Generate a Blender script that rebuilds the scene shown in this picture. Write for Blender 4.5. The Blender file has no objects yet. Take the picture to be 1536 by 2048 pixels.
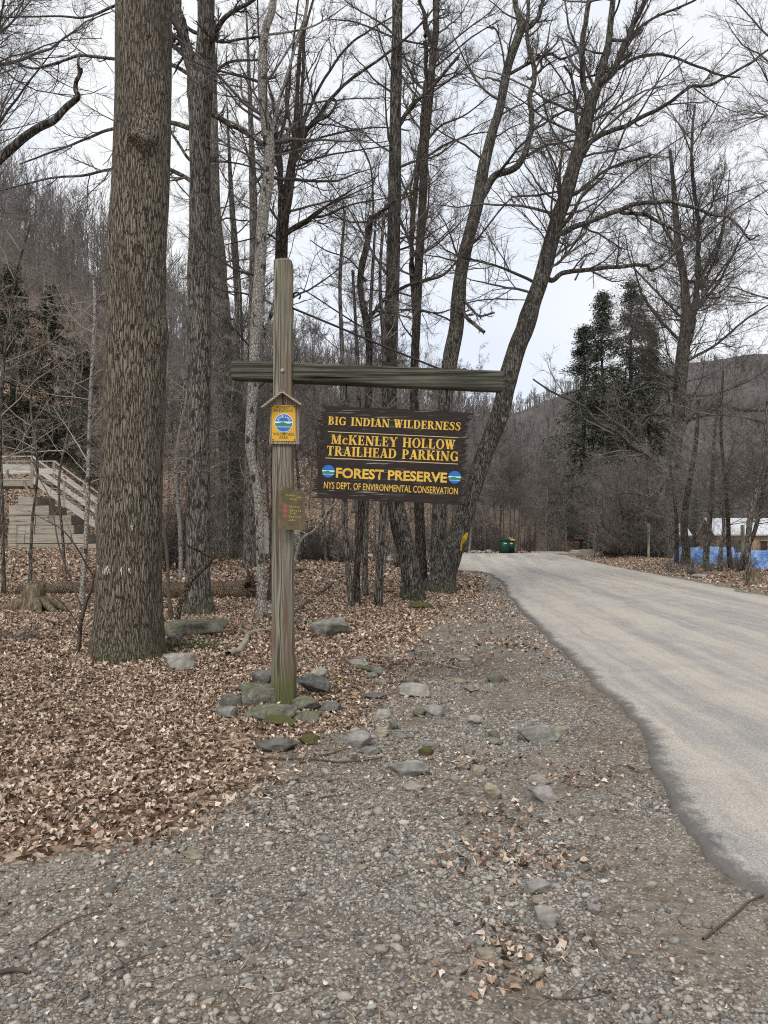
import bpy, bmesh, math, random, time
import numpy as np
from mathutils import Vector, Matrix, noise as mn
T0 = time.time()
C = bpy.context.scene.collection
F = 1500.0; CH = 1.5; HY = 1068.0      # focal in photo pixels, eye height, horizon row
rnd = random.Random(7)
R = np.random.default_rng(11)
def P(px, py, Y): return Vector(((px-768)/F*Y, Y, CH+(HY-py)/F*Y))
def ss(a, b, x):
    t = np.clip((x-a)/(b-a), 0, 1); return t*t*(3-2*t)

# ------------------------------------------------------------------ node helper
class N:
    def __init__(s, name, rough=0.85, spec=0.3):
        s.m = bpy.data.materials.new(name); s.m.use_nodes = True
        s.t = s.m.node_tree; s.b = s.t.nodes['Principled BSDF']
        s.b.inputs['Roughness'].default_value = rough
        s.b.inputs['Specular IOR Level'].default_value = spec
        s._co = None
    def n(s, typ, **kw):
        x = s.t.nodes.new(typ)
        for k, v in kw.items(): setattr(x, k, v)
        return x
    def l(s, a, b): s.t.links.new(a, b)
    def setv(s, inp, v):
        if hasattr(v, 'links') or hasattr(v, 'is_linked'): s.l(v, inp)
        else:
            if isinstance(v, tuple) and len(v) == 3 and inp.type == 'RGBA': v = (*v, 1)
            inp.default_value = v
    def co(s, sc=(1,1,1), loc=(0,0,0), rot=(0,0,0), src='Object'):
        if s._co is None: s._co = s.n('ShaderNodeTexCoord')
        mp = s.n('ShaderNodeMapping'); s.l(s._co.outputs[src], mp.inputs[0])
        mp.inputs['Scale'].default_value = sc; mp.inputs['Location'].default_value = loc
        mp.inputs['Rotation'].default_value = rot
        return mp.outputs[0]
    def noise(s, scale, detail=4, vec=None, rough=0.55, dist=0.0, out=0):
        x = s.n('ShaderNodeTexNoise'); x.inputs['Scale'].default_value = scale
        x.inputs['Detail'].default_value = detail; x.inputs['Roughness'].default_value = rough
        x.inputs['Distortion'].default_value = dist
        s.l(vec if vec is not None else s.co(), x.inputs['Vector']); return x.outputs[out]
    def vor(s, scale, vec=None, feature='F1', out=0, rand=1.0):
        x = s.n('ShaderNodeTexVoronoi', feature=feature); x.inputs['Scale'].default_value = scale
        x.inputs['Randomness'].default_value = rand
        s.l(vec if vec is not None else s.co(), x.inputs['Vector']); return x.outputs[out]
    def wave(s, scale, vec, dist=2, detail=2, dscale=1.0, typ='BANDS', dirn='X'):
        x = s.n('ShaderNodeTexWave', wave_type=typ)
        if typ == 'BANDS': x.bands_direction = dirn
        else: x.rings_direction = dirn
        x.inputs['Scale'].default_value = scale; x.inputs['Distortion'].default_value = dist
        x.inputs['Detail'].default_value = detail; x.inputs['Detail Scale'].default_value = dscale
        s.l(vec, x.inputs['Vector']); return x.outputs[1]
    def ramp(s, fac, stops, interp='LINEAR'):
        x = s.n('ShaderNodeValToRGB'); cr = x.color_ramp; cr.interpolation = interp
        while len(cr.elements) < len(stops): cr.elements.new(0.5)
        for e, (p, c) in zip(cr.elements, stops):
            e.position = p; e.color = (*c, 1) if isinstance(c, tuple) else (c, c, c, 1)
        s.setv(x.inputs[0], fac); return x.outputs[0]
    def mix(s, fac, a, b, mode='MIX'):
        x = s.n('ShaderNodeMix', data_type='RGBA', blend_type=mode)
        s.setv(x.inputs[0], fac); s.setv(x.inputs[6], a); s.setv(x.inputs[7], b); return x.outputs[2]
    def math(s, op, a, b=0.0):
        x = s.n('ShaderNodeMath', operation=op); s.setv(x.inputs[0], a); s.setv(x.inputs[1], b); return x.outputs[0]
    def vadd(s, a, b):
        x = s.n('ShaderNodeVectorMath', operation='ADD'); s.l(a, x.inputs[0]); s.l(b, x.inputs[1]); return x.outputs[0]
    def vscale(s, a, k):
        x = s.n('ShaderNodeVectorMath', operation='SCALE'); s.l(a, x.inputs[0]); x.inputs[3].default_value = k; return x.outputs[0]
    def z(s, src='Object', axis=2):
        x = s.n('ShaderNodeSeparateXYZ'); s.l(s.co(src=src), x.inputs[0]); return x.outputs[axis]
    def geo(s, out): return s.n('ShaderNodeNewGeometry').outputs[out]
    def attr(s, name): return s.n('ShaderNodeAttribute', attribute_name=name).outputs['Fac']
    def bump(s, h, strength=0.5, dist=0.02, prev=None):
        x = s.n('ShaderNodeBump'); s.l(h, x.inputs['Height'])
        x.inputs['Strength'].default_value = strength; x.inputs['Distance'].default_value = dist
        if prev is not None: s.l(prev, x.inputs['Normal'])
        return x.outputs[0]
    def out(s, col, nrm=None, rough=None):
        s.setv(s.b.inputs['Base Color'], col)
        if nrm is not None: s.l(nrm, s.b.inputs['Normal'])
        if rough is not None: s.setv(s.b.inputs['Roughness'], rough)
        return s.m

MAT = {}
def bark(name, dark, light, fscale=30, squash=0.12, moss=0.0, patch=None, strength=1.0, lich=0.25):
    k = N(name, 0.95, 0.12)
    w = k.vscale(k.noise(fscale*0.35, 4, k.co((1, 1, 0.35)), 0.7, out=1), 1.6/fscale)
    v = k.vadd(k.co((1, 1, squash)), w)
    e = k.vor(fscale, v, 'DISTANCE_TO_EDGE')
    n2 = k.noise(fscale*1.6, 5, k.co((1, 1, squash*0.8)), 0.7)
    h = k.math('ADD', k.math('MULTIPLY', k.ramp(e, [(0.0, 0.0), (0.13, 0.75), (0.4, 1.0)]), 0.42), k.math('MULTIPLY', n2, 0.85))
    col = k.ramp(h, [(0.5, tuple(c*.6 for c in dark)), (0.71, tuple((a+b)/2 for a, b in zip(dark, light))), (0.9, tuple(c*1.12 for c in light))])
    big = k.noise(2.2, 4)
    col = k.mix(k.ramp(big, [(0.4, 0.0), (0.7, 0.35)]), col, tuple(0.4*c for c in light))
    col = k.mix(k.ramp(k.noise(2.6, 5, k.co((1, 1, .3)), .7), [(0.5, 0.0), (0.68, 0.6)]), col, tuple(c*1.3 for c in dark))
    if lich:
        col = k.mix(k.math('MULTIPLY', k.ramp(k.noise(7, 5, rough=0.7), [(0.56, 0.0), (0.66, 1.0)]), lich), col, (0.30, 0.31, 0.26))
    if patch:
        col = k.mix(k.ramp(k.noise(9, 4, k.co((1, 1, 0.55)), 0.6), [(0.57, 0.0), (0.62, 1.0)]), col, patch)
    if moss:
        col = k.mix(k.ramp(k.math('ADD', k.math('MULTIPLY', k.noise(6, 4), 0.5), k.math('MULTIPLY', k.z(), 1.0)), [(0.25, moss), (0.62, 0.0)]), col, (0.07, 0.085, 0.02))
    MAT[name] = k.out(col, k.bump(h, strength, 0.035))
bark('bark_ash', (0.055, 0.045, 0.034), (0.33, 0.285, 0.222), 46, 0.12, moss=0.45, strength=1.0, lich=0.1)
bark('bark_grey', (0.05, 0.044, 0.037), (0.31, 0.28, 0.24), 32, 0.12, moss=0.5, patch=(0.06, 0.05, 0.04), lich=0.5)
bark('bark_shaggy', (0.026, 0.022, 0.019), (0.21, 0.188, 0.162), 26, 0.13, moss=0.4, patch=(0.05, 0.042, 0.035), lich=0.6)
bark('bark_pale', (0.16, 0.145, 0.125), (0.45, 0.42, 0.37), 26, 0.7, patch=(0.055, 0.045, 0.038), strength=0.35, lich=0.3)
bark('bark_dark', (0.02, 0.016, 0.013), (0.16, 0.13, 0.105), 30, 0.15, lich=0.45)
bark('bark_far', (0.05, 0.043, 0.037), (0.29, 0.255, 0.22), 9, 0.2, lich=0.2)
bark('bark_far_pale', (0.12, 0.105, 0.09), (0.36, 0.33, 0.29), 9, 0.3, patch=(0.06, 0.05, 0.04), lich=0.2)
for nm_, a_, b_ in (('stick', (0.05, 0.038, 0.03), (0.15, 0.12, 0.095)), ('stick_pale', (0.2, 0.165, 0.13), (0.42, 0.37, 0.3))):
    k = N(nm_, .9, .15); MAT[nm_] = k.out(k.ramp(k.noise(9, 6, rough=.75), [(.3, a_), (.7, b_)]), k.bump(k.noise(60, 4), .4, .004))
bark('rotten_wood', (0.035, 0.022, 0.015), (0.30, 0.225, 0.16), 34, 0.5, lich=0.1)
def twigmat(name, a, b):
    k = N(name, 0.9, 0.15); MAT[name] = k.out(k.ramp(k.geo('Random Per Island'), [(0, a), (1, b)]))
twigmat('twig', (0.05, 0.044, 0.04), (0.19, 0.17, 0.152))
twigmat('twig_grey', (0.11, 0.1, 0.09), (0.34, 0.31, 0.28))
twigmat('twig_pale', (0.2, 0.175, 0.145), (0.48, 0.43, 0.36))
twigmat('twig_red', (0.1, 0.08, 0.07), (0.28, 0.235, 0.205))

# ------------------------------------------------------------------ objects
def link(o, parent=None):
    C.objects.link(o)
    if parent is not None: o.parent = parent
    return o
def tag(o, label=None, cat=None, group=None, kind=None):
    if label: o['label'] = label
    if cat: o['category'] = cat
    if group: o['group'] = group
    if kind: o['kind'] = kind
    return o
def empty(name, loc, label, cat, group=None, rz=0):
    o = bpy.data.objects.new(name, None); o.location = loc; o.rotation_euler = (0, 0, rz)
    o.empty_display_size = 0.2
    C.objects.link(o); return tag(o, label, cat, group)
def obj(name, me, mat=None, parent=None, smooth=False):
    """me in world coordinates unless parented to an Empty: then it is shifted into the Empty's frame"""
    o = bpy.data.objects.new(name, me)
    if mat is not None: me.materials.append(MAT[mat] if isinstance(mat, str) else mat)
    if smooth: me.polygons.foreach_set('use_smooth', [True]*len(me.polygons))
    if parent is not None:
        p = parent.location
        me.transform(Matrix.Rotation(-parent.rotation_euler.z, 4, 'Z') @ Matrix.Translation(-p))
    return link(o, parent)
def sub(name, me, mat, part, smooth=False):
    """sub-part: part's own frame equals its thing's frame"""
    o = bpy.data.objects.new(name, me)
    if mat is not None: me.materials.append(MAT[mat] if isinstance(mat, str) else mat)
    if smooth: me.polygons.foreach_set('use_smooth', [True]*len(me.polygons))
    root = part.parent
    if root is not None:
        me.transform(Matrix.Rotation(-root.rotation_euler.z, 4, 'Z') @ Matrix.Translation(-root.location))
    return link(o, part)
def np_mesh(name, V, Fq, smooth=True, mats=None):
    """V (n,3); Fq (m,k) constant-size faces"""
    me = bpy.data.meshes.new(name); V = np.asarray(V, dtype=np.float32); Fq = np.asarray(Fq, dtype=np.int32)
    k = Fq.shape[1]
    me.vertices.add(len(V)); me.vertices.foreach_set('co', V.ravel())
    me.loops.add(Fq.size); me.loops.foreach_set('vertex_index', Fq.ravel())
    me.polygons.add(len(Fq)); me.polygons.foreach_set('loop_start', np.arange(0, Fq.size, k, dtype=np.int32))
    me.polygons.foreach_set('use_smooth', np.full(len(Fq), smooth))
    me.update(calc_edges=True); return me
def bm_mesh(bm, name='m'):
    me = bpy.data.meshes.new(name); bmesh.ops.recalc_face_normals(bm, faces=bm.faces[:]); bm.to_mesh(me); bm.free(); return me
def box_bm(bm, c, size, rot=None, bev=0.0):
    """box centred on c"""
    r = bmesh.ops.create_cube(bm, size=1.0); vs = r['verts']
    M = Matrix.Translation(Vector(c)) @ (rot if rot is not None else Matrix.Identity(4)) @ Matrix.Diagonal((*size, 1))
    bmesh.ops.transform(bm, matrix=M, verts=vs)
    if bev:
        es = {e for v in vs for e in v.link_edges}
        bmesh.ops.bevel(bm, geom=list(es), offset=bev, segments=2, affect='EDGES', profile=0.6)
def box(c, size, rot=None, bev=0.004):
    bm = bmesh.new(); box_bm(bm, c, size, rot, bev); return bm_mesh(bm)
def beam(a, b, w, h, bev=0.004, up=Vector((0, 0, 1))):
    """board from a to b, w across, h along 'up'"""
    a = Vector(a); b = Vector(b); d = (b-a); L = d.length; x = d.normalized()
    y = up.cross(x).normalized(); zz = x.cross(y)
    M = Matrix((x, y, zz)).transposed().to_4x4()
    return box((a+b)/2, (L, w, h), M, bev)
def join(*mes):
    bm = bmesh.new()
    for m in mes: bm.from_mesh(m); bpy.data.meshes.remove(m)
    me = bpy.data.meshes.new('j'); bm.to_mesh(me); bm.free(); return me

# ------------------------------------------------------------------ tubes (vectorised)
def tubes(pts, rad, sides):
    """pts (N,K,3), rad (N,K) -> V, F (quads)"""
    pts = np.asarray(pts, float); rad = np.asarray(rad, float); n, K, _ = pts.shape
    tan = np.gradient(pts, axis=1); tan /= np.linalg.norm(tan, axis=2, keepdims=True)+1e-9
    ref = np.where(np.abs(tan[:, :1, 2:3]) > 0.9, np.array([[[1., 0, 0]]]), np.array([[[0, 0, 1.]]]))
    ref = np.broadcast_to(ref, tan.shape)
    u = np.cross(tan, ref); u /= np.linalg.norm(u, axis=2, keepdims=True)+1e-9
    v = np.cross(tan, u)
    a = np.linspace(0, 2*np.pi, sides, endpoint=False)
    ring = u[:, :, None]*np.cos(a)[None, None, :, None] + v[:, :, None]*np.sin(a)[None, None, :, None]
    V = (pts[:, :, None] + ring*rad[:, :, None, None]).reshape(-1, 3)
    i = np.arange(sides); j = (i+1) % sides; k = np.arange(K-1)
    q = np.stack([k[:, None]*sides+i, k[:, None]*sides+j, (k[:, None]+1)*sides+j, (k[:, None]+1)*sides+i], -1).reshape(-1, 4)
    Fq = (q[None] + (np.arange(n)*K*sides)[:, None, None]).reshape(-1, 4)
    return V, Fq
def merge(parts):
    Vs, Fs, o = [], [], 0
    for V, Fq in parts: Vs.append(V); Fs.append(Fq+o); o += len(V)
    return np.concatenate(Vs), np.concatenate(Fs)
def grow(p0, d0, L, r0, K, jit, up, rng, rend=0.3):
    n = len(L); pts = np.zeros((n, K+1, 3)); pts[:, 0] = p0; d = d0.copy()
    for k in range(K):
        d = d + rng.normal(0, jit, (n, 3)); d[:, 2] += up
        d /= np.linalg.norm(d, axis=1, keepdims=True)+1e-9
        pts[:, k+1] = pts[:, k] + d*(L/K)[:, None]
    t = np.linspace(0, 1, K+1); rad = r0[:, None]*(1-(1-rend)*t)[None]
    return pts, rad
def spawn(pts, rad, L, m, t0, t1, a0, a1, ratio, rr, rng, rmin=0.002):
    n, K1, _ = pts.shape; idx = np.repeat(np.arange(n), m)
    t = rng.uniform(t0, t1, len(idx)); f = t*(K1-1)*0.9999; i = f.astype(int); fr = (f-i)[:, None]
    a, b = pts[idx, i], pts[idx, i+1]; pos = a*(1-fr)+b*fr
    tan = b-a; tan /= np.linalg.norm(tan, axis=1, keepdims=True)+1e-9
    pr = np.cross(tan, rng.normal(0, 1, tan.shape)); pr /= np.linalg.norm(pr, axis=1, keepdims=True)+1e-9
    an = rng.uniform(a0, a1, len(idx))[:, None]; d = tan*np.cos(an)+pr*np.sin(an)
    Lc = L[idx]*ratio*(1.15-0.6*t)*rng.uniform(0.6, 1.25, len(idx))
    rp = rad[idx, i]*(1-fr[:, 0])+rad[idx, i+1]*fr[:, 0]
    return pos, d, Lc, np.maximum(np.minimum(rp*rr, rp*0.9), rmin)
def twigs_from(parents, rng, cnt=(7, 7, 5), ratio=(0.5, 0.5, 0.5), rmin=0.0025, up=0.05, sides=3, jit=0.16, t0=0.15, angs=(0.45, 1.05)):
    """parents: list of (pts (K,3), rad (K,), length). returns tube parts"""
    K0 = 12; pp, rr, LL = [], [], []
    for pts, rad, L in parents:
        pts = np.asarray(pts, float); s = np.linspace(0, len(pts)-1, K0)
        pp.append(np.stack([np.interp(s, np.arange(len(pts)), pts[:, c]) for c in range(3)], -1))
        rr.append(np.interp(s, np.arange(len(pts)), rad)); LL.append(L)
    pts, rad, L = np.array(pp), np.array(rr), np.array(LL, float); out = []
    for lv, m in enumerate(cnt):
        pos, d, Lc, r = spawn(pts, rad, L, m, t0 if lv == 0 else 0.12, 1.0, angs[0], angs[1], ratio[lv], 0.55, rng, rmin)
        K = (6, 4, 3, 3)[min(lv, 3)]
        pts, rad = grow(pos, d, Lc, r, K, jit, up, rng, 0.4); rad = np.maximum(rad, rmin*0.7); L = Lc
        out.append(tubes(pts, rad, 5 if (lv == 0 and sides > 3) else 3))
    return out
def catmull(pts, n):
    p = [Vector(q) for q in pts]; p = [p[0]*2-p[1]] + p + [p[-1]*2-p[-2]]; m = len(p)-3; out = []
    for k in range(n+1):
        f = min(k/n*m, m-1e-6); i = int(f); t = f-i; a, b, c, d = p[i:i+4]
        out.append(0.5*((2*b)+(c-a)*t+(2*a-5*b+4*c-d)*t*t+(3*b-a-3*c+d)*t**3))
    return out
def trunk_mesh(pts, rad, sides=24, rows=80, flare=0.35, fl_h=0.3, lump=0.06, freq=2.5, seed=0, bury=0.15, cap=False, bumps=()):
    """organic trunk through pts (3D) with radii rad; root flare at the bottom"""
    c = catmull(pts, rows); rr = np.interp(np.linspace(0, len(rad)-1, rows+1), np.arange(len(rad)), rad)
    c[0] = c[0] - Vector((0, 0, bury)); z0 = c[0].z+bury; V = []
    ph = seed*1.7
    for k, (q, r) in enumerate(zip(c, rr)):
        t = (c[min(k+1, rows)]-c[max(k-1, 0)]).normalized()
        u = t.cross(Vector((0, 1, 0.01))).normalized(); v = t.cross(u)
        h = max(q.z-z0, 0); fz = math.exp(-h/fl_h)*flare if flare else 0
        for i in range(sides):
            a = 2*math.pi*i/sides; d = u*math.cos(a)+v*math.sin(a)
            s = 1+fz*(1+0.5*math.sin(3*a+ph)+0.35*math.sin(5*a+ph*2))
            w = q+d*r*s
            s += lump*mn.noise(Vector((w.x*freq, w.y*freq, w.z*freq*0.6+seed)))*1.6 + lump*0.5*mn.noise(Vector((w.x*9, w.y*9, w.z*3+seed)))
            w = q+d*r*s
            for (bp, br, ba) in bumps:
                e = (w-bp).length
                if e < br*2.5: w = w + d*ba*math.exp(-(e/br)**2)
            V.append(w)
    V = np.array([tuple(x) for x in V]); i = np.arange(sides); j = (i+1) % sides; k = np.arange(rows)
    q = np.stack([k[:, None]*sides+i, k[:, None]*sides+j, (k[:, None]+1)*sides+j, (k[:, None]+1)*sides+i], -1).reshape(-1, 4)
    me = np_mesh('trunk', V, q)
    if cap:
        bm = bmesh.new(); bm.from_mesh(me); bm.verts.ensure_lookup_table()
        vs = [bm.verts[rows*sides+m] for m in range(sides)]; bm.faces.new(vs); bm.faces.new([bm.verts[m] for m in range(sides)][::-1]); bm.to_mesh(me); bm.free()
    return me
# ------------------------------------------------------------------ terrain
def b_leaf(y):   # right-hand limit of the leaf litter
    return np.interp(y, [1.5, 2.5, 3.0, 3.37, 3.56, 4.0, 4.77, 5.46, 6.05, 7.7, 9.7, 13, 15.8, 20, 26, 31, 33],
                     [-9, -6.0, -3.0, -1.73, -1.23, -.77, -.70, -.66, -.2, .1, .35, .9, 1.75, 2.7, 3.6, 2.9, 1.2])
ROAD_L = [(1.9, -6), (1.62, 0), (1.55, 2.2), (1.55, 3.07), (1.53, 3.8), (1.72, 4.77), (1.99, 5.89), (2.12, 7.7), (2.27, 9.7), (2.6, 13.9), (3.0, 18), (3.55, 22.3), (3.8, 26), (3.85, 28.5), (3.0, 30.8), (1.45, 32.2), (-2, 34), (-9, 37)]
ROAD_R = [(9.4, -6), (9.1, 8), (9.05, 17.7), (9.5, 22), (10.4, 33.6), (11.4, 43), (12.4, 51), (12.6, 54.5)]
def road_l(y): return np.interp(y, [p[1] for p in ROAD_L[:14]], [p[0] for p in ROAD_L[:14]])
def road_r(y): return np.interp(y, [p[1] for p in ROAD_R], [p[0] for p in ROAD_R])
A1 = [-1.6, -0.51, -0.38, -0.245, -0.11, 0.02, 0.13, 0.2, 0.3, 0.45, 1.6]
E1 = [0.40, 0.38, 0.33, 0.25, 0.2, 0.17, 0.145, 0.12, 0.09, 0.05, 0.04]
FT = [41, 41, 43, 46, 52, 60, 68, 74, 85, 95, 120]
A2 = [-1.6, 0.0, 0.1, 0.18, 0.24, 0.32, 0.39, 0.52, 0.8, 1.6]
E2 = [0.1, 0.12, 0.15, 0.165, 0.188, 0.198, 0.198, 0.19, 0.22, 0.3]
A3 = [-1.6, 0.1, 0.3, 0.4, 0.5, 0.7, 1.6]
E3 = [0.1, 0.1, 0.19, 0.212, 0.214, 0.21, 0.3]
def H(x, y):
    x = np.asarray(x, float); y = np.asarray(y, float)
    yy = np.maximum(y, 0.5); a = x/yy
    # gentle bank left of the road, cut by the road bend
    cut = np.where(y > 31, ss(-14, -9, -x) if False else ss(8, 12, -x), 1.0)
    bank = 0.036*np.maximum(y-15, 0)*ss(2.4, -1.2, x - 0.0*y)
    bank = np.minimum(bank, 0.9)
    z = bank*np.where(y > 32, np.maximum(ss(38, 32, y), ss(9, 13, -x)), 1.0)
    z = z + 0.05*ss(6.8, 9, y)*ss(0.2, -2.5, x)
    # right verge beyond the road, then the yard a little lower
    rr = road_r(y); d = x-rr
    z = z + 0.22*ss(0.2, 2.2, d)*ss(5.5, 3.0, d)*ss(6, 14, y)*ss(60, 40, y)
    z = z - 0.9*ss(7, 14, d)*ss(25, 36, y)
    r = np.hypot(x, y)
    e1, ft = np.interp(a, A1, E1), np.interp(a, A1, FT)
    z1 = e1*150*np.clip((r-ft)/(150-ft), 0, 1)**1.0*ss(0, 6, r-ft)*np.where(r > 150, 1+(r-150)*0.0008, 1)
    z1 = np.where(y > 5, z1, 0)
    e2 = np.interp(a, A2, E2); z2 = e2*330*ss(130, 330, r)*np.where(y > 5, 1, 0)
    e3 = np.interp(a, A3, E3); z3 = e3*720*ss(400, 720, r)*np.where(y > 5, 1, 0)
    far = ss(60, 120, r)*(3.0*np.sin(x*0.05+1)*np.cos(y*0.043)+1.5*np.sin(x*0.13)*np.sin(y*0.11+2))*0.5
    return z + np.maximum(np.maximum(z1, z2), z3) + far
def micro(x, y):
    """small relief, loops in python only for single points"""
    return 0.035*math.sin(x*1.7+0.6*y)*math.sin(y*1.3-0.4*x)*float(ss(0, 0.8, b_leaf(y)-x))+0.012*math.sin(x*5+y*2)*math.sin(y*4.1-x)
def micro_np(x, y):
    m = ss(0, 0.8, b_leaf(y)-x)
    rd = ((x > road_l(y)-0.15) & (x < road_r(y)+0.2)) | ((y > 31) & (x > -9) & (x < 13) & (y < 58))
    z = 0.035*np.sin(x*1.7+0.6*y)*np.sin(y*1.3-0.4*x)*m+0.012*np.sin(x*5+y*2)*np.sin(y*4.1-x)
    # ditch shoulder of the asphalt
    z = z*np.where(y < 28, 1-np.exp(-((x-road_l(y))/0.35)**2), 1) + 0.006*np.exp(-((x-road_l(y))/0.4)**2)*(y < 28)
    rd = ((x > road_l(y)+0.12) & (x < road_r(y)-0.1)) | ((y > 31) & (x > -9) & (x < 13) & (y < 58))
    return np.where(rd, -0.03, z)
def GZ(x, y): return float(H(x, y)+micro_np(np.float64(x), np.float64(y)))
def hit(px, py, y0=1.8, y1=400):
    a = (px-768)/F; e = (HY-py)/F; Y = np.geomspace(y0, y1, 1500)
    zr = CH+e*Y; zg = H(a*Y, Y)+micro_np(a*Y, Y); i = int(np.argmax(zr < zg))
    if not (zr < zg).any(): i = 1499
    return Vector((a*Y[i], Y[i], zg[i]))
# non-uniform grid: fine near the camera
def axis(segs):
    out = []
    for a, b, n in segs: out += list(np.linspace(a, b, n, endpoint=False))
    return np.array(out+[segs[-1][1]])
gx = axis([(-900, -300, 8), (-300, -80, 30), (-80, -25, 50), (-25, -6, 70), (-6, 5, 200), (5, 12, 60), (12, 40, 40), (40, 120, 35), (120, 400, 30), (400, 900, 8)])
gy = axis([(-30, 0, 8), (0, 2, 8), (2, 10, 170), (10, 20, 110), (20, 45, 90), (45, 100, 75), (100, 220, 60), (220, 420, 40), (420, 900, 40)])
X, Y = np.meshgrid(gx, gy); nx, ny = len(gx), len(gy)
Zg = H(X, Y)+micro_np(X, Y)
# mountain roughness
Vg = np.stack([X, Y, Zg], -1).reshape(-1, 3)
i = np.arange(nx-1); j = np.arange(ny-1); b = (j[:, None]*nx+i[None]).ravel()
Fg = np.stack([b, b+1, b+nx+1, b+nx], -1)
ground_me = np_mesh('ground', Vg, Fg)
xx, yy = Vg[:, 0], Vg[:, 1]
leaf = ss(-0.45, 0.55, b_leaf(yy)-xx)
right = ss(0.3, 0.9, xx-road_r(yy))
leafm = np.maximum(np.where(yy < 33, leaf, ss(-2, 2, yy-57)), right)
leafm = np.where((yy > 33) & (xx < -10), 1, leafm)
at = ground_me.attributes.new('leafy', 'FLOAT', 'POINT'); at.data.foreach_set('value', leafm.astype(np.float32))
far = ss(50, 130, np.hypot(xx, yy))
at = ground_me.attributes.new('far', 'FLOAT', 'POINT'); at.data.foreach_set('value', far.astype(np.float32))
k = N('ground_mat', 0.95, 0.1)
co = k.co()
lv = k.vor(16, k.vadd(k.co((1, 1, 1)), k.vscale(k.noise(6, 2, out=1), 0.06)), 'F1', 1)   # cell colour
sep = k.n('ShaderNodeSeparateColor'); k.l(lv, sep.inputs[0])
lcol = k.ramp(sep.outputs[0], [(0.0, (0.03, 0.019, 0.013)), (0.35, (0.16, 0.108, 0.075)), (0.7, (0.36, 0.255, 0.18)), (1.0, (0.58, 0.46, 0.35))])
ldist = k.vor(16, k.vadd(k.co((1, 1, 1)), k.vscale(k.noise(6, 2, out=1), 0.06)), 'F1', 0)
lcol = k.mix(k.ramp(k.noise(0.9, 4), [(0.4, 0.0), (0.7, 0.5)]), lcol, (0.10, 0.06, 0.042))
sv = k.vor(70, co, 'F1', 1); sp2 = k.n('ShaderNodeSeparateColor'); k.l(sv, sp2.inputs[0])
sd = k.vor(70, co, 'F1', 0)
stone = k.ramp(sp2.outputs[0], [(0.0, (0.13, 0.122, 0.11)), (0.6, (0.28, 0.26, 0.232)), (1.0, (0.47, 0.44, 0.39))])
dirt = k.ramp(k.noise(14, 6, rough=0.7), [(0.3, (0.08, 0.063, 0.047)), (0.7, (0.25, 0.207, 0.16))])
gcol = k.mix(k.ramp(sd, [(0.35, 1.0), (0.6, 0.0)]), dirt, stone)
gcol = k.mix(k.ramp(k.noise(2.3, 5, rough=0.6), [(0.48, 0.0), (0.62, 0.85)]), gcol, dirt)
gcol = k.mix(k.ramp(k.noise(1.1, 3), [(0.5, 0.0), (0.7, 0.5)]), gcol, (0.27, 0.235, 0.195))
lf = k.math('ADD', k.attr('leafy'), k.math('MULTIPLY', k.math('SUBTRACT', k.noise(3.5, 6, rough=0.75), 0.5), 1.3))
fac = k.ramp(lf, [(0.42, 0.0), (0.58, 1.0)])
near = k.mix(fac, gcol, lcol)
fcol = k.ramp(k.noise(0.12, 6, rough=0.7), [(0.3, (0.065, 0.056, 0.053)), (0.7, (0.135, 0.117, 0.108))])
bark_v = k.vor(1.0, k.co((1, 0.4, 0.12)), 'F1', 0)
col = k.mix(k.attr('far'), near, fcol)
hgt = k.math('ADD', k.math('MULTIPLY', ldist, 1.0), k.noise(40, 4))
k.out(col, k.bump(hgt, 0.7, 0.02)); MAT['ground'] = k.m
g = obj('ground', ground_me, 'ground'); tag(g, 'leaf covered and gravelly ground rising to wooded hills', kind='structure')

# ------------------------------------------------------------------ road
def road_poly():
    pts = []
    L = catmull([(x, y, 0) for x, y in ROAD_L], 420)
    for q in L:
        n = mn.noise(Vector((q.x*1.1, q.y*1.1, 3)))*0.11+mn.noise(Vector((q.x*4, q.y*4, 7)))*0.055+mn.noise(Vector((q.x*14, q.y*14, 9)))*0.02
        w = min(1, max(0.25, 9/(q.y+4))) + (0.4 if q.y > 15 else 0)
        pts.append((q.x+n*w, q.y+n*0.3, 0))
    pts += [(-9, 47, 0), (-3, 53, 0), (4, 56.5, 0), (9, 57.2, 0), (12.3, 58, 0)]
    Rr = catmull([(x, y, 0) for x, y in ROAD_R][::-1], 120)
    for q in Rr:
        n = mn.noise(Vector((q.x*0.8, q.y*0.8, 13)))*0.22+mn.noise(Vector((q.x*3, q.y*3, 17)))*0.08
        pts.append((q.x+n, q.y, 0))
    return pts
pts = road_poly(); n_ = len(pts); nl = 421
P2 = np.array([(x, y) for x, y, _ in pts]); nxt = np.roll(P2, -1, 0)-np.roll(P2, 1, 0); nrm = np.stack([nxt[:, 1], -nxt[:, 0]], -1); nrm /= np.linalg.norm(nrm, axis=1, keepdims=True)+1e-9
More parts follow.
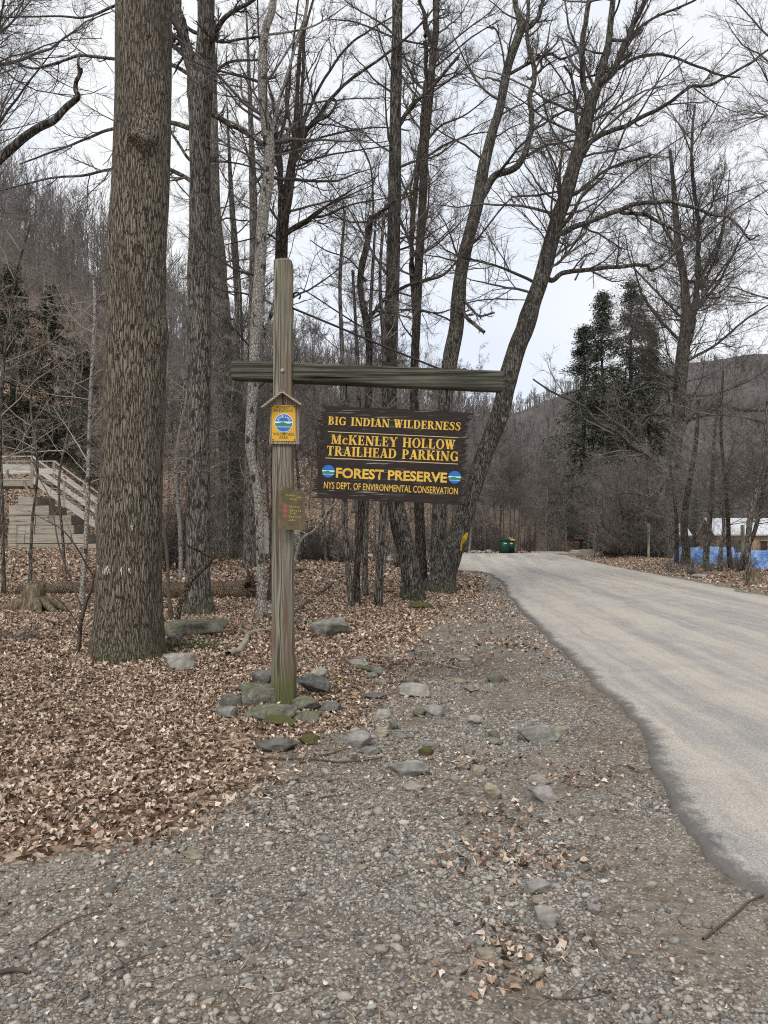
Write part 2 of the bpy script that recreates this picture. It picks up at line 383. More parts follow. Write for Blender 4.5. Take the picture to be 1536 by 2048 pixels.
# smooth the normals so that inner rows do not cross
for _ in range(12): nrm = (np.roll(nrm, 1, 0)+nrm*2+np.roll(nrm, -1, 0)); nrm /= np.linalg.norm(nrm, axis=1, keepdims=True)+1e-9
bm = bmesh.new(); el = bm.verts.layers.float.new('edge'); rows = []
for off, zt, ev in ((-.02, -.04, 1.5), (-.0, .024, 1.3), (.04, .032, 1.0), (.14, .035, .55), (.42, .037, 0.0)):
    r_ = []
    for q in range(n_):
        kk = 1.0 if q < nl-60 else 0.4
        v = bm.verts.new((P2[q, 0]+nrm[q, 0]*off*kk, P2[q, 1]+nrm[q, 1]*off*kk, zt)); v[el] = ev*(1 if q < nl else .5); r_.append(v)
    rows.append(r_)
for ra, rb_ in zip(rows, rows[1:]):
    for q in range(n_): bm.faces.new((ra[q], ra[(q+1) % n_], rb_[(q+1) % n_], rb_[q]))
f = bm.faces.new(rows[-1]); bmesh.ops.triangulate(bm, faces=[f]); bmesh.ops.recalc_face_normals(bm, faces=bm.faces[:])
for f in bm.faces: f.smooth = True
me = bpy.data.meshes.new('road'); bm.to_mesh(me); bm.free()
k = N('road_mat', 0.9, 0.2)
warp = k.vscale(k.noise(0.3, 3, out=1), 0.9)
# road direction: tracks follow the bend (coordinate across the road)
xyz = k.n('ShaderNodeSeparateXYZ'); k.l(k.vadd(k.co(), warp), xyz.inputs[0])
across = k.math('SUBTRACT', xyz.outputs[0], k.math('MULTIPLY', k.math('POWER', k.math('MAXIMUM', k.math('DIVIDE', xyz.outputs[1], 60.0), 0.0), 1.6), 5.0))
cmb = k.n('ShaderNodeCombineXYZ'); k.l(across, cmb.inputs[0]); k.l(k.math('MULTIPLY', xyz.outputs[1], 0.035), cmb.inputs[1])
st = k.noise(1.5, 4, cmb.outputs[0], 0.6)
st2 = k.noise(7.0, 5, cmb.outputs[0], 0.7)
mott = k.noise(1.6, 6, rough=0.7)
dust = k.math('ADD', k.math('MULTIPLY', st, 0.6), k.math('ADD', k.math('MULTIPLY', st2, 0.3), k.math('MULTIPLY', mott, 0.3)))
col = k.ramp(dust, [(0.45, (0.25, 0.241, 0.232)), (0.54, (0.32, 0.298, 0.273)), (0.60, (0.385, 0.35, 0.307)), (0.67, (0.46, 0.412, 0.348))])
col = k.mix(1.0, col, k.ramp(k.noise(75, 4, rough=.8), [(.3, .62), (.7, 1.3)]), 'MULTIPLY')
sp = k.vor(170, k.co(), 'F1', 1); s3 = k.n('ShaderNodeSeparateColor'); k.l(sp, s3.inputs[0])
col = k.mix(k.math('MULTIPLY', k.ramp(s3.outputs[0], [(0.0, 1.0), (0.10, 0.0)]), 0.5), col, (0.1, 0.095, 0.09))
col = k.mix(k.math('MULTIPLY', k.ramp(s3.outputs[1], [(0.88, 0.0), (0.95, 1.0)]), 0.5), col, (0.6, 0.58, 0.54))
ed = k.math('ADD', k.attr('edge'), k.math('MULTIPLY', k.math('SUBTRACT', k.noise(9, 6, rough=.8), .5), 1.5))
col = k.mix(k.ramp(ed, [(0.55, 0.0), (1.15, 0.8)]), col, (0.085, 0.081, 0.078))  # bare asphalt edge, darkened further to paint in the slab step's shade line
col = k.mix(k.ramp(k.math('ADD', k.attr('edge'), k.math('MULTIPLY', k.noise(2.2, 4), 1.2)), [(1.75, 0.0), (1.95, 0.7)]), col, (0.2, 0.165, 0.13))
k.out(col, k.bump(k.math('ADD', k.noise(90, 3), k.math('MULTIPLY', sd if False else k.vor(110, k.co(), 'F1', 0), 0.6)), 0.35, 0.008)); MAT['road'] = k.m
tag(obj('road', me, 'road'), 'pale dusty asphalt road bending left past the wood', kind='structure')
# narrow gravel drive beyond the bend
ct = [(12.2, 55.5), (12.9, 59), (13.8, 64), (14.6, 67)]; bm = bmesh.new(); prev = None
for q in catmull([(x, y, 0) for x, y in ct], 30):
    hz = float(H(q.x, q.y))
    a_ = bm.verts.new((q.x-1.3, q.y, float(H(q.x-1.3, q.y))+0.03)); b_ = bm.verts.new((q.x+1.6, q.y, float(H(q.x+1.6, q.y))+0.03))
    if prev: bm.faces.new((prev[0], prev[1], b_, a_))
    prev = (a_, b_)
k = N('drive_mat', 0.95); MAT['drive'] = k.out(k.ramp(k.noise(3, 5), [(0.3, (0.22, 0.19, 0.16)), (0.7, (0.4, 0.36, 0.31))]))
tag(obj('gravel_drive', bm_mesh(bm), 'drive'), 'narrow gravel drive leading into the trees', kind='structure')
# ------------------------------------------------------------------ wood and paint materials
def wood(name, a, b, c, axis=2, ring=9.0, moss=None, rough=0.9, worn=0.25, redstain=0.0, rw=0.3):
    k = N(name, rough, 0.15); sc = [1, 1, 1]; sc[axis] = 0.045
    w = k.vscale(k.noise(1.3, 2, k.co(tuple(1 if i_ != axis else 0.5 for i_ in range(3))), out=1), 0.09)
    v = k.vadd(k.co(tuple(sc)), w)
    g1 = k.wave(ring, v, 3.5, 3, 1.2, 'RINGS', 'XYZ'[axis] if axis != 1 else 'Y')
    sc2 = [60, 60, 60]; sc2[axis] = 1.4
    fine = k.noise(1.0, 5, k.co(tuple(sc2)), 0.7)
    h = k.math('ADD', k.math('MULTIPLY', g1, rw), k.math('MULTIPLY', fine, 1.1-rw))
    col = k.ramp(h, [(0.36, tuple(x_*.8 for x_ in a)), (0.52, b), (0.70, c)])
    crack_sc = [26, 26, 26]; crack_sc[axis] = 0.9
    cr = k.noise(1.0, 3, k.co(tuple(crack_sc)), 0.5)
    crf = k.ramp(cr, [(0.30, 1.0), (0.36, 0.0)])
    col = k.mix(crf, col, tuple(x_*0.22 for x_ in a))
    inf = k.n('ShaderNodeObjectInfo'); col = k.mix(k.math('MULTIPLY', inf.outputs['Random'], 0.35), col, tuple(x_*.8 for x_ in a))
    if redstain:
        col = k.mix(k.math('MULTIPLY', k.ramp(k.noise(1.0, 3, k.co((14, 14, 1.2))), [(0.5, 0.0), (0.62, 1.0)]), redstain), col, (0.13, 0.075, 0.045))
    if moss:
        mz = k.math('ADD', k.z(), k.math('MULTIPLY', k.noise(8, 4), 0.35))
        col = k.mix(k.ramp(mz, [(moss[0], 0.75), (moss[1], 0.0)]), col, (0.075, 0.085, 0.022))
    MAT[name] = k.out(col, k.bump(k.math('SUBTRACT', h, crf), 0.5, 0.006)); return k
wood('post_wood', (0.075, 0.068, 0.047), (0.175, 0.16, 0.12), (0.31, 0.29, 0.23), 2, 30, rw=0.32, moss=(0.28, 0.62), redstain=0.55)
wood('beam_wood', (0.016, 0.018, 0.012), (0.046, 0.047, 0.034), (0.14, 0.135, 0.105), 0, 5, rw=0.06)
wood('plaque_wood', (0.13, 0.10, 0.07), (0.24, 0.195, 0.145), (0.36, 0.31, 0.25), 2, 24)
wood('roof_wood', (0.22, 0.18, 0.13), (0.33, 0.28, 0.21), (0.45, 0.4, 0.32), 0, 18)
wood('bridge_wood', (0.26, 0.235, 0.205), (0.46, 0.43, 0.385), (0.66, 0.63, 0.575), 0, 6, rw=.1)
wood('bridge_post', (0.14, 0.12, 0.1), (0.27, 0.245, 0.205), (0.44, 0.41, 0.36), 2, 6, rw=.1)
wood('crib_wood', (0.16, 0.135, 0.105), (0.36, 0.32, 0.26), (0.58, 0.54, 0.47), 0, 4, rw=.05)
wood('old_post', (0.14, 0.14, 0.10), (0.27, 0.28, 0.2), (0.40, 0.41, 0.31), 2, 8)
def flat(name, col, rough=0.6, spec=0.4, var=0.15, sc=20):
    k = N(name, rough, spec)
    c = k.mix(k.ramp(k.noise(sc, 5, rough=0.7), [(0.35, 0.0), (0.75, 1.0)]), col, tuple(x_*(1-var*2) for x_ in col))
    MAT[name] = k.out(c, k.bump(k.noise(sc*6, 3), 0.12, 0.003))
k = N('yellow_paint', .65, .3); MAT['yellow_paint'] = k.out(k.mix(k.ramp(k.noise(1.0, 5, k.co((25, 40, 90)), .65), [(.63, 0.0), (.67, .85)]), k.ramp(k.noise(9, 4), [(.3, (.60, .36, .05)), (.7, (.76, .49, .075))]), (.10, .07, .035)), k.bump(k.noise(90, 3), .3, .003))
flat('rule_paint', (0.62, 0.48, 0.24), 0.6)
flat('disc_blue', (0.015, 0.14, 0.5), 0.45, var=0.05)
flat('disc_white', (0.72, 0.75, 0.76), 0.5, var=0.06)
flat('disc_green', (0.025, 0.22, 0.12), 0.5, var=0.06)
flat('panel_yellow', (0.66, 0.36, 0.02), 0.4, var=0.05)
flat('ink_green', (0.06, 0.10, 0.035), 0.6)
flat('iron', (0.022, 0.018, 0.016), 0.6, var=0.3, sc=60)
flat('galvanised', (0.42, 0.43, 0.43), 0.45, var=0.2)
flat('bin_green', (0.006, 0.055, 0.035), 0.42, var=0.08); flat('bin_yellow', (0.62, 0.5, 0.06), 0.45)
flat('black_plastic', (0.012, 0.012, 0.016), 0.35); flat('mail_red', (0.3, 0.03, 0.04), 0.5)
flat('tree_paint', (0.5, 0.32, 0.02), 0.8, var=0.3, sc=9); flat('white_paint', (0.66, 0.65, 0.6), 0.8, var=0.2, sc=12)
flat('sign_yellow', (0.62, 0.38, 0.05), 0.5); flat('paper_white', (0.75, 0.75, 0.74), 0.6)
flat('faded_yellow', (0.52, 0.38, 0.09), 0.7, var=0.3, sc=40); flat('faded_red', (0.42, 0.13, 0.10), 0.6, var=0.2)
k = N('board_brown', 0.7, 0.3)
base = k.ramp(k.noise(1.0, 5, k.co((5, 30, 60)), 0.7), [(0.3, (0.012, 0.0075, 0.006)), (0.7, (0.03, 0.019, 0.015))])
wear = k.noise(1.0, 6, k.co((7, 40, 95)), 0.65)
wm = k.math('MULTIPLY', k.ramp(wear, [(0.585, 0.0), (0.64, 1.0)]), k.ramp(k.noise(2.6, 3, k.co((1, 1, 1.6))), [(0.45, 0.0), (0.6, 1.0)]))
col = k.mix(wm, base, (0.10, 0.09, 0.082))
crk = k.ramp(k.noise(1.0, 4, k.co((3.2, 20, 120)), 0.5), [(0.655, 0.0), (0.675, 1.0)])
col = k.mix(crk, col, (0.30, 0.27, 0.25))
MAT['board_brown'] = k.out(col, k.bump(k.math('ADD', wear, crk), 0.5, 0.006))
k = N('trail_sign_brown', 0.85, 0.15)
MAT['trail_sign'] = k.out(k.ramp(k.noise(9, 6, rough=0.75), [(0.3, (0.09, 0.07, 0.042)), (0.7, (0.22, 0.18, 0.115))]), k.bump(k.noise(60, 3), 0.3, 0.004))

# ------------------------------------------------------------------ local frames in the sign plane
class Plane:
    """px-sized units on a real plane: u right, v down, d toward the viewer (metres)"""
    def __init__(s, px, py, Y, tilt=0.0, yaw=0.0, scale=None):
        s.o = P(px, py, Y); s.k = scale or Y/F
        s.M = Matrix.Rotation(yaw, 3, 'Z') @ Matrix.Rotation(tilt, 3, 'Y')
    def __call__(s, u, v, d=0.0): return s.o + s.M @ Vector((u*s.k, -d, -v*s.k))
def plate(fr, pts, d0, d1):
    """extruded outline from depth d0 (back) to d1 (front)"""
    bm = bmesh.new(); a = [bm.verts.new(fr(u, v, d1)) for u, v in pts]; b = [bm.verts.new(fr(u, v, d0)) for u, v in pts]
    bm.faces.new(a); bm.faces.new(b[::-1]); n = len(pts)
    for i_ in range(n): bm.faces.new((a[i_], b[i_], b[(i_+1) % n], a[(i_+1) % n]))
    return bm_mesh(bm)
T_, t_ = 0.215, 0.08
def ln(x0, y0, x1, y1, w): return [(x0-w/2, y0), (x0+w/2, y0), (x1+w/2, y1), (x1-w/2, y1)]
def bar(x0, x1, y, h): return [(x0, y-h/2), (x1, y-h/2), (x1, y+h/2), (x0, y+h/2)]
def serif(x, y, w=0.40):   # bracketed slab at a stem end
    s_ = 1 if y < 0.5 else -1
    return [(x-w/2, y), (x-w/2, y+s_*0.045), (x-0.10, y+s_*0.12), (x+0.10, y+s_*0.12), (x+w/2, y+s_*0.045), (x+w/2, y)]
def arc(cx, cy, rx, ry, a0, a1, T=T_, t=t_, n=14):
    out = []
    for i_ in range(n):
        p0, p1 = [math.radians(a0+(a1-a0)*q/n) for q in (i_, i_+1)]
        out.append([(cx+rx*math.cos(p0), cy+ry*math.sin(p0)), (cx+rx*math.cos(p1), cy+ry*math.sin(p1)),
                    (cx+(rx-T)*math.cos(p1), cy+(ry-t)*math.sin(p1)), (cx+(rx-T)*math.cos(p0), cy+(ry-t)*math.sin(p0))])
    return out
def ess():
    c = [(.56, .80), (.50, .93), (.33, .97), (.16, .88), (.15, .72), (.32, .57), (.47, .42), (.50, .25), (.38, .07), (.2, .035), (.08, .12), (.04, .26)]
    cc = catmull([(x_, y_, 0) for x_, y_ in c], 30); w = np.interp(np.linspace(0, 11, 31), range(12), [.06, .07, .07, .13, .18, .21, .21, .18, .1, .07, .07, .07]); out = []
    def off(i_):
        d = (cc[min(i_+1, 30)]-cc[max(i_-1, 0)]).normalized(); n_ = Vector((-d.y, d.x, 0))*w[i_]/2
        return (cc[i_]+n_)[:2], (cc[i_]-n_)[:2]
    for i_ in range(30):
        a, b = off(i_); c_, d = off(i_+1); out.append([a, b, d, c_])
    return out + [bar(.53, .60, .82, .24), bar(0.0, .07, .18, .28)]
G = {
 'B': ([ln(.17, 0, .17, 1, T_), bar(.02, .36, .04, t_), bar(.02, .34, .96, t_), bar(.2, .36, .53, t_)]+arc(.33, .76, .30, .24, -90, 90)+arc(.35, .28, .34, .285, -90, 90), .74),
 'I': ([ln(.2, 0, .2, 1, T_), serif(.2, 0), serif(.2, 1)], .42),
 'G': (arc(.44, .5, .42, .52, 42, 322)+[ln(.70, .03, .70, .42, .2), bar(.52, .84, .43, t_), bar(.70, .77, .83, .30)], .9),
 'N': ([ln(.14, 0, .14, 1, .085), ln(.14, 1, .72, 0, .25), ln(.76, 0, .76, 1, .085), serif(.14, 0, .3), bar(.0, .2, .965, .07), serif(.76, 1, .3)], .92),
 'D': ([ln(.17, 0, .17, 1, T_), bar(.02, .4, .04, t_), bar(.02, .4, .96, t_)]+arc(.38, .5, .44, .5, -90, 90), .87),
 'A': ([ln(.10, 0, .38, 1, .09), ln(.64, 0, .38, 1, .25), bar(.18, .58, .29, .075), serif(.1, 0, .27), serif(.64, 0, .38)], .80),
 'W': ([ln(.12, 1, .33, 0, .24), ln(.33, 0, .52, 1, .085), ln(.50, 1, .71, 0, .24), ln(.71, 0, .90, 1, .085), serif(.12, 1, .36), serif(.48, 1, .30), serif(.9, 1, .25)], 1.06),
 'L': ([ln(.17, 0, .17, 1, T_), serif(.17, 1), bar(.0, .62, .04, t_), bar(.56, .63, .15, .30)], .68),
 'E': ([ln(.17, 0, .17, 1, T_), bar(.0, .62, .04, t_), bar(.0, .60, .96, t_), bar(.2, .48, .52, .07), bar(.56, .63, .15, .3), bar(.54, .61, .87, .26), bar(.42, .49, .52, .26)], .70),
 'R': ([ln(.17, 0, .17, 1, T_), serif(.17, 0), bar(.02, .36, .96, t_), bar(.2, .4, .5, .07), ln(.70, 0, .40, .52, .24), serif(.72, 0, .26)]+arc(.34, .735, .32, .265, -90, 90), .84),
 'S': (ess(), .66),
 'M': ([ln(.12, 0, .12, 1, .085), ln(.16, 1, .48, .05, .23), ln(.48, .05, .80, 1, .085), ln(.84, 0, .84, 1, T_), serif(.12, 0, .28), serif(.84, 0, .36), bar(.0, .2, .965, .07), bar(.78, 1.0, .965, .07)], 1.05),
 'c': (arc(.32, .34, .30, .35, 48, 318, .19, .07)+[bar(.44, .54, .52, .16)], .60),
 'K': ([ln(.17, 0, .17, 1, T_), serif(.17, 0), serif(.17, 1), ln(.28, .40, .66, 1, .09), ln(.72, 0, .42, .60, .25), serif(.72, 0, .34), serif(.68, 1, .28)], .90),
 'Y': ([ln(.12, 1, .40, .44, .24), ln(.42, .44, .68, 1, .09), ln(.41, 0, .41, .46, T_), serif(.41, 0), serif(.12, 1, .36), serif(.68, 1, .26)], .80),
 'H': ([ln(.17, 0, .17, 1, T_), ln(.70, 0, .70, 1, T_), bar(.2, .68, .51, .075), serif(.17, 0, .37), serif(.17, 1, .37), serif(.70, 0, .37), serif(.70, 1, .37)], .90),
 'O': (arc(.44, .5, .43, .52, 0, 360, n=28), .90),
 'T': ([ln(.38, 0, .38, 1, T_), serif(.38, 0), bar(.02, .74, .96, t_), bar(.02, .08, .86, .26), bar(.68, .74, .86, .26)], .78),
 'P': ([ln(.17, 0, .17, 1, T_), serif(.17, 0), bar(.02, .36, .96, t_), bar(.2, .38, .44, t_)]+arc(.35, .70, .33, .30, -90, 90), .74)}
def serif_text(fr, text, u0, u1, v_base, cap, d):
    """line of raised serif letters between u0 and u1 in the frame"""
    sp = 0.07; W = sum((G[c][1]+sp) if c != ' ' else 0.50 for c in text)-sp; sx = (u1-u0)/W; x = 0.0; bm = bmesh.new()
    for c in text:
        if c == ' ': x += 0.50; continue
        for q, poly in enumerate(G[c][0]):
            dd = d+0.00025*(q % 16)+0.0004
            try: bm.faces.new([bm.verts.new(fr(u0+(x+a)*sx, v_base-b_*cap, dd)) for a, b_ in poly])
            except ValueError: pass
        x += G[c][1]+sp
    return bm_mesh(bm)
def sans_text(fr, text, u0, u1, v_base, cap, d, bold=0.02, thick=0.0):
    cu = bpy.data.curves.new('t', 'FONT'); cu.body = text; cu.size = 1; cu.offset = bold; cu.resolution_u = 3
    if thick: cu.extrude = thick
    o = bpy.data.objects.new('t', cu); C.objects.link(o); bpy.context.view_layer.update()
    me = bpy.data.meshes.new_from_object(o.evaluated_get(bpy.context.evaluated_depsgraph_get())); bpy.data.objects.remove(o)
    xs = [v.co.x for v in me.vertices]; ys = [v.co.y for v in me.vertices]; x0, x1, y1 = min(xs), max(xs), max(ys)
    y0 = 0.0
    for v in me.vertices:
        v.co = fr(u0+(v.co.x-x0)/(x1-x0)*(u1-u0), v_base-(v.co.y-y0)/(y1-y0)*cap, d)
    me.materials.clear(); return me
def disc_poly(cu, cv, r, y0=-1.0, y1=1.0, n=40, wav=None):
    """part of a disc between normalised heights y0..y1 (y up); wav: top edge function"""
    pts = []
    xs0 = math.sqrt(max(0, 1-y0*y0)); 
    a0, a1 = math.asin(max(-1, y0)), math.asin(min(1, y1))
    R_ = [(math.cos(a0+(a1-a0)*i_/n), math.sin(a0+(a1-a0)*i_/n)) for i_ in range(n+1)]
    L_ = [(-x_, y_) for x_, y_ in R_[::-1]]
    topw = []
    if wav:
        xe = R_[-1][0]; topw = [(xe-2*xe*i_/n, y1+wav(xe-2*xe*i_/n)) for i_ in range(1, n)]
    out = R_+topw+L_
    res = []
    for x_, y_ in out:
        q = (cu+x_*r, cv-y_*r)
        if not res or (abs(q[0]-res[-1][0])+abs(q[1]-res[-1][1])) > 1e-4: res.append(q)
    if abs(res[0][0]-res[-1][0])+abs(res[0][1]-res[-1][1]) < 1e-4: res.pop()
    return res

# ------------------------------------------------------------------ sign post: post, cross beam, hardware
YP = 6.4; s = YP/F
post_bot = hit(566, 1416); zb = post_bot.z-0.25
root = empty('sign_post', (P(565, 900, YP).x, YP+0.08, post_bot.z), 'tall weathered timber post with a long cross beam, standing in a ring of stones', 'sign post')
bm = bmesh.new(); rows = []
spec = [(zb, 541, 588, .20), (P(0, 1390, YP).z, 542, 588, .20), (P(0, 1330, YP).z, 542.5, 588, .20), (P(0, 1312, YP).z, 542.6, 584.8, .17),
        (P(0, 1050, YP).z, 543.5, 584, .165), (P(0, 800, YP).z, 546, 583.5, .16), (P(0, 519, YP).z, 547, 582.5, .155)]
for z_, l_, r_, dp in spec:
    x0, x1 = P(l_, 0, YP).x, P(r_, 0, YP).x
    rows.append([bm.verts.new(q) for q in ((x0+.006, YP, z_), (x1-.006, YP, z_), (x1, YP+.006, z_), (x1, YP+dp-.006, z_), (x1-.006, YP+dp, z_), (x0+.006, YP+dp, z_), (x0, YP+dp-.006, z_), (x0, YP+.006, z_))])
for a, b in zip(rows, rows[1:]):
    for i_ in range(8): bm.faces.new((a[i_], a[(i_+1) % 8], b[(i_+1) % 8], b[i_]))
apex = [bm.verts.new((P(559, 0, YP).x, YP+.07, P(0, 510, YP).z)), bm.verts.new((P(570, 0, YP).x, YP+.07, P(0, 510, YP).z))]
tr = rows[-1]
bm.faces.new((tr[0], tr[1], apex[1], apex[0])); bm.faces.new((tr[1], tr[2], apex[1])); bm.faces.new((tr[2], tr[3], apex[1]))
bm.faces.new((tr[3], tr[4], apex[1])); bm.faces.new((tr[4], tr[5], apex[0], apex[1])); bm.faces.new((tr[5], tr[6], apex[0])); bm.faces.new((tr[6], tr[7], apex[0])); bm.faces.new((tr[7], tr[0], apex[0]))
obj('post', bm_mesh(bm), 'post_wood', root)
# beam frame: origin at the bolt
fb = Plane(565, 741, YP, math.radians(2.35))
bd0, bd1 = -0.175, -0.028     # back / front depth of the beam, let into the back of the post
def beam_mesh():
    bm = bmesh.new(); secs = []
    h = 18.2
    def ring(u, hh, din):
        c = 3.0 if hh > 10 else 0
        a0, a1 = bd0+din, bd1-din
        return [bm.verts.new(fb(u, v, d)) for v, d in ((-hh+c, a1), (-hh, a1-.008), (-hh, a0+.008), (-hh+c, a0), (hh-c, a0), (hh, a0+.008), (hh, a1-.008), (hh-c, a1))]
    secs = [ring(-112, 4, .05), ring(-103, h*0.97, .0)]
    for q in range(13):
        u = -100+q*(434+100)/12
        n = mn.noise(Vector((u*0.03, 0, 5)))*0.9
        secs.append(ring(u, h+n+0.0028*u, 0))
    secs += [ring(442, h*1.04, 0), ring(462, 5, .05)]
    for a, b in zip(secs, secs[1:]):
        for i_ in range(8): bm.faces.new((a[i_], b[i_], b[(i_+1) % 8], a[(i_+1) % 8]))
    bm.faces.new(secs[0][::-1]); bm.faces.new(secs[-1]); return bm_mesh(bm)
obj('beam', beam_mesh(), 'beam_wood', root)
def tube1(pts, r, sides=10, n=None, closed=False):
    pts = [Vector(q) for q in pts]
    if n: pts = catmull(pts, n)
    rr = r if isinstance(r, (list, np.ndarray)) else [r]*len(pts)
    if len(rr) != len(pts): rr = np.interp(np.linspace(0, len(rr)-1, len(pts)), range(len(rr)), rr)
    V, Fq = tubes(np.array([[tuple(q) for q in pts]]), np.array([rr]), sides); me = np_mesh('t', V, Fq)
    bm = bmesh.new(); bm.from_mesh(me); bm.verts.ensure_lookup_table(); m = len(pts)
    if not closed:
        bm.faces.new([bm.verts[q] for q in range(sides)]); bm.faces.new([bm.verts[(m-1)*sides+q] for q in range(sides)][::-1])
    bmesh.ops.recalc_face_normals(bm, faces=bm.faces[:]); bm.to_mesh(me); bm.free(); return me
def ringmesh(c, r, rr, ax_u, ax_v, a0=0, a1=360, n=24):
    return tube1([Vector(c)+ax_u*r*math.cos(math.radians(a0+(a1-a0)*q/n))+ax_v*r*math.sin(math.radians(a0+(a1-a0)*q/n)) for q in range(n+1)], rr, 8)
ux, uz, uy = Vector((1, 0, 0)), Vector((0, 0, 1)), Vector((0, 1, 0))
bolt = join(tube1([fb(0, 0, .012), fb(0, 0, -.002)], .016, 16), tube1([fb(0, 0, .022), fb(0, 0, .006)], .009, 6))
obj('bolt', bolt, 'galvanised', root)
hk = P(591, 592, YP+.09); cab_end = P(884, 740, YP+.1)
obj('cable', tube1([P(584, 616, YP+.07), P(640, 639, YP+.09), P(700, 664, YP+.1), P(800, 706, YP+.1), cab_end], .0095, 8, 24), 'iron', root)
obj('hook', ringmesh(hk+Vector((.012, 0, -.0)), .03, .008, ux, uz, -60, 210), 'iron', root)
for (pu, pv, top) in ((693, 767, False), (894, 775, True)):
    a = P(pu, pv-6, YP+.1); b = P(pu-1, pv+34, YP+.1)
    m = [tube1([a, b], .006, 8), ringmesh(b+Vector((0, 0, -.028)), .028, .0065, ux, uz, 90, 450), ringmesh(b+Vector((0.0, 0, -.066)), .022, .006, uy, uz, 0, 360)]
    obj('hanger', join(*m), 'iron', root)
obj('hook', ringmesh(P(928, 742, YP+.1), .021, .005, ux, uz, 0, 190), 'iron', root)

# ------------------------------------------------------------------ hanging name board
fs = Plane(786, 911, YP+.07, math.radians(2.64))
def jag(side, rng):
    pts = []; v = -92.0
    while v < 92:
        x_ = 147+rng.uniform(-3.5, 7)+(1.5*math.sin(v*.3)) - 4*((v+92)/184)*(1 if side > 0 else -1)*0 
        pts.append((side*x_, v)); v += rng.uniform(1.5, 3.2)
        pts.append((side*(x_-rng.uniform(5, 13)), v)); v += rng.uniform(1.5, 3.0)
    return pts
rg = random.Random(5)
rightp = [(159, -91.5), (150, -88.5)]+[(u-(v+92)*0.02, v+2) for u, v in jag(1, rg) if v > -84]
leftp = [(u-(v+92)*0.045-0, v+2) for u, v in jag(-1, rg) if v > -86]
outline = [(-147, -93), (-60, -92), (20, -93), (90, -92)]+rightp+[(147, 92), (90, 92.5), (40, 91), (-20, 92.5), (-90, 91), (-155, 92)]+leftp[::-1]
rb = empty('name_board', fs(0, 0, 0), 'dark brown carved wooden board with yellow lettering hanging from the cross beam', 'sign')
obj('board', plate(fs, outline, -.02, .02), 'board_brown', rb)
# plank seams: shallow battens of split wood along the face
def loc(px, py):   # photo px -> board coords
    th = math.radians(2.64); dx, dy = px-786, py-911
    return dx*math.cos(th)+dy*math.sin(th), -dx*math.sin(th)+dy*math.cos(th)
def tx(fn, text, x0, y0, x1, y1, cap, **kw):
    u0, v0 = loc(x0, y0); u1, v1 = loc(x1, y1); return fn(fs, text, u0, u1, (v0+v1)/2, cap, .021, **kw)
for a in (('BIG INDIAN WILDERNESS', 656.7, 849.8, 921, 862, 16.4), ('McKENLEY HOLLOW', 663, 888, 910, 900, 19), ('TRAILHEAD PARKING', 653.4, 911, 916.5, 923.2, 19)):
    obj('lettering', tx(serif_text, *a), 'yellow_paint', rb)
obj('lettering', tx(sans_text, 'FOREST PRESERVE', 672, 954.8, 893, 965, 19.3, bold=.030), 'yellow_paint', rb)
obj('lettering', tx(sans_text, 'NYS DEPT. OF ENVIRONMENTAL CONSERVATION', 648, 976, 915, 990, 13.4, bold=.008), 'yellow_paint', rb)
for x0, y0, x1, y1 in ((656, 863.7, 915.5, 876), (651, 916, 915, 928.8)):
    u0, v0 = loc(x0, y0); u1, v1 = loc(x1, y1); v = (v0+v1)/2
    obj('rule_line', plate(fs, [(u0, v-.7), (u1, v-.7), (u1, v+.7), (u0, v+.7)], .0195, .0215), 'rule_paint', rb)
def emblem(fr, cu, cv, r, d, parent, state=False, wavy=True):
    e = obj('emblem', plate(fr, disc_poly(cu, cv, r), d-.002, d), 'disc_white' , parent)
    wv = lambda x_: 0.10*math.cos(x_*4.2+0.6)*(1-x_*x_)
    q = .93 if state else 1.0
    sub('sky_field', plate(fr, disc_poly(cu, cv, r*q, .17, 1), d, d+.0010), 'disc_blue', e)
    sub('hill_field', plate(fr, disc_poly(cu, cv, r*q, -.42, .0, wav=wv), d, d+.0012), 'disc_green', e)
    sub('water_field', plate(fr, disc_poly(cu, cv, r*q, -1, -.50), d, d+.0010), 'disc_blue', e)
    return e
for px_, py_ in ((657, 943), (909, 955)):
    u, v = loc(px_, py_); emblem(fs, u, v, 12.6, .0225, rb)

# ------------------------------------------------------------------ yellow forest preserve plaque with its little roof
fp = Plane(567, 846, YP-.025, math.radians(0.8))
rp = empty('yellow_plaque', fp(0, 0, 0), 'small yellow plaque with a blue green disc under a little wooden roof', 'plaque')
bx = [(-27, -36), (-4, -58), (4, -58), (31, -36), (32, 42), (-28, 42)]
obj('backboard', plate(fp, bx, -.022, -.002), 'plaque_wood', rp)
for a, b in (((-42, -27.5), (-1, -60)), ((37, -34), (-3.5, -61))):
    A = fp(*a, .03); B = fp(*b, .03)
    obj('roof_board', beam(A, B, .10, .016, .002, up=Vector((0, -1, 0)).cross((B-A).normalized())*-1 if False else uz), 'roof_wood', rp)
pn = obj('panel', plate(fp, [(-24, -36), (23, -36), (25, 36), (-23, 36)], -.001, .003), 'panel_yellow', rp)
for text, u0, u1, v, cap in (('FOREST', -14.5, 13, -28.2, 5.3), ('PRESERVE', -19, 18.5, -21.8, 5.3), ('WILDERNESS', -20.5, 22, 25, 5.6), ('AREA', -8.5, 10, 32, 5.6)):
    sub('lettering', sans_text(fp, text, u0, u1, v, cap, .0042, bold=.012), 'ink_green', pn)
e = emblem(fp, 0.5, 0, 18.6, .0062, rp, True)
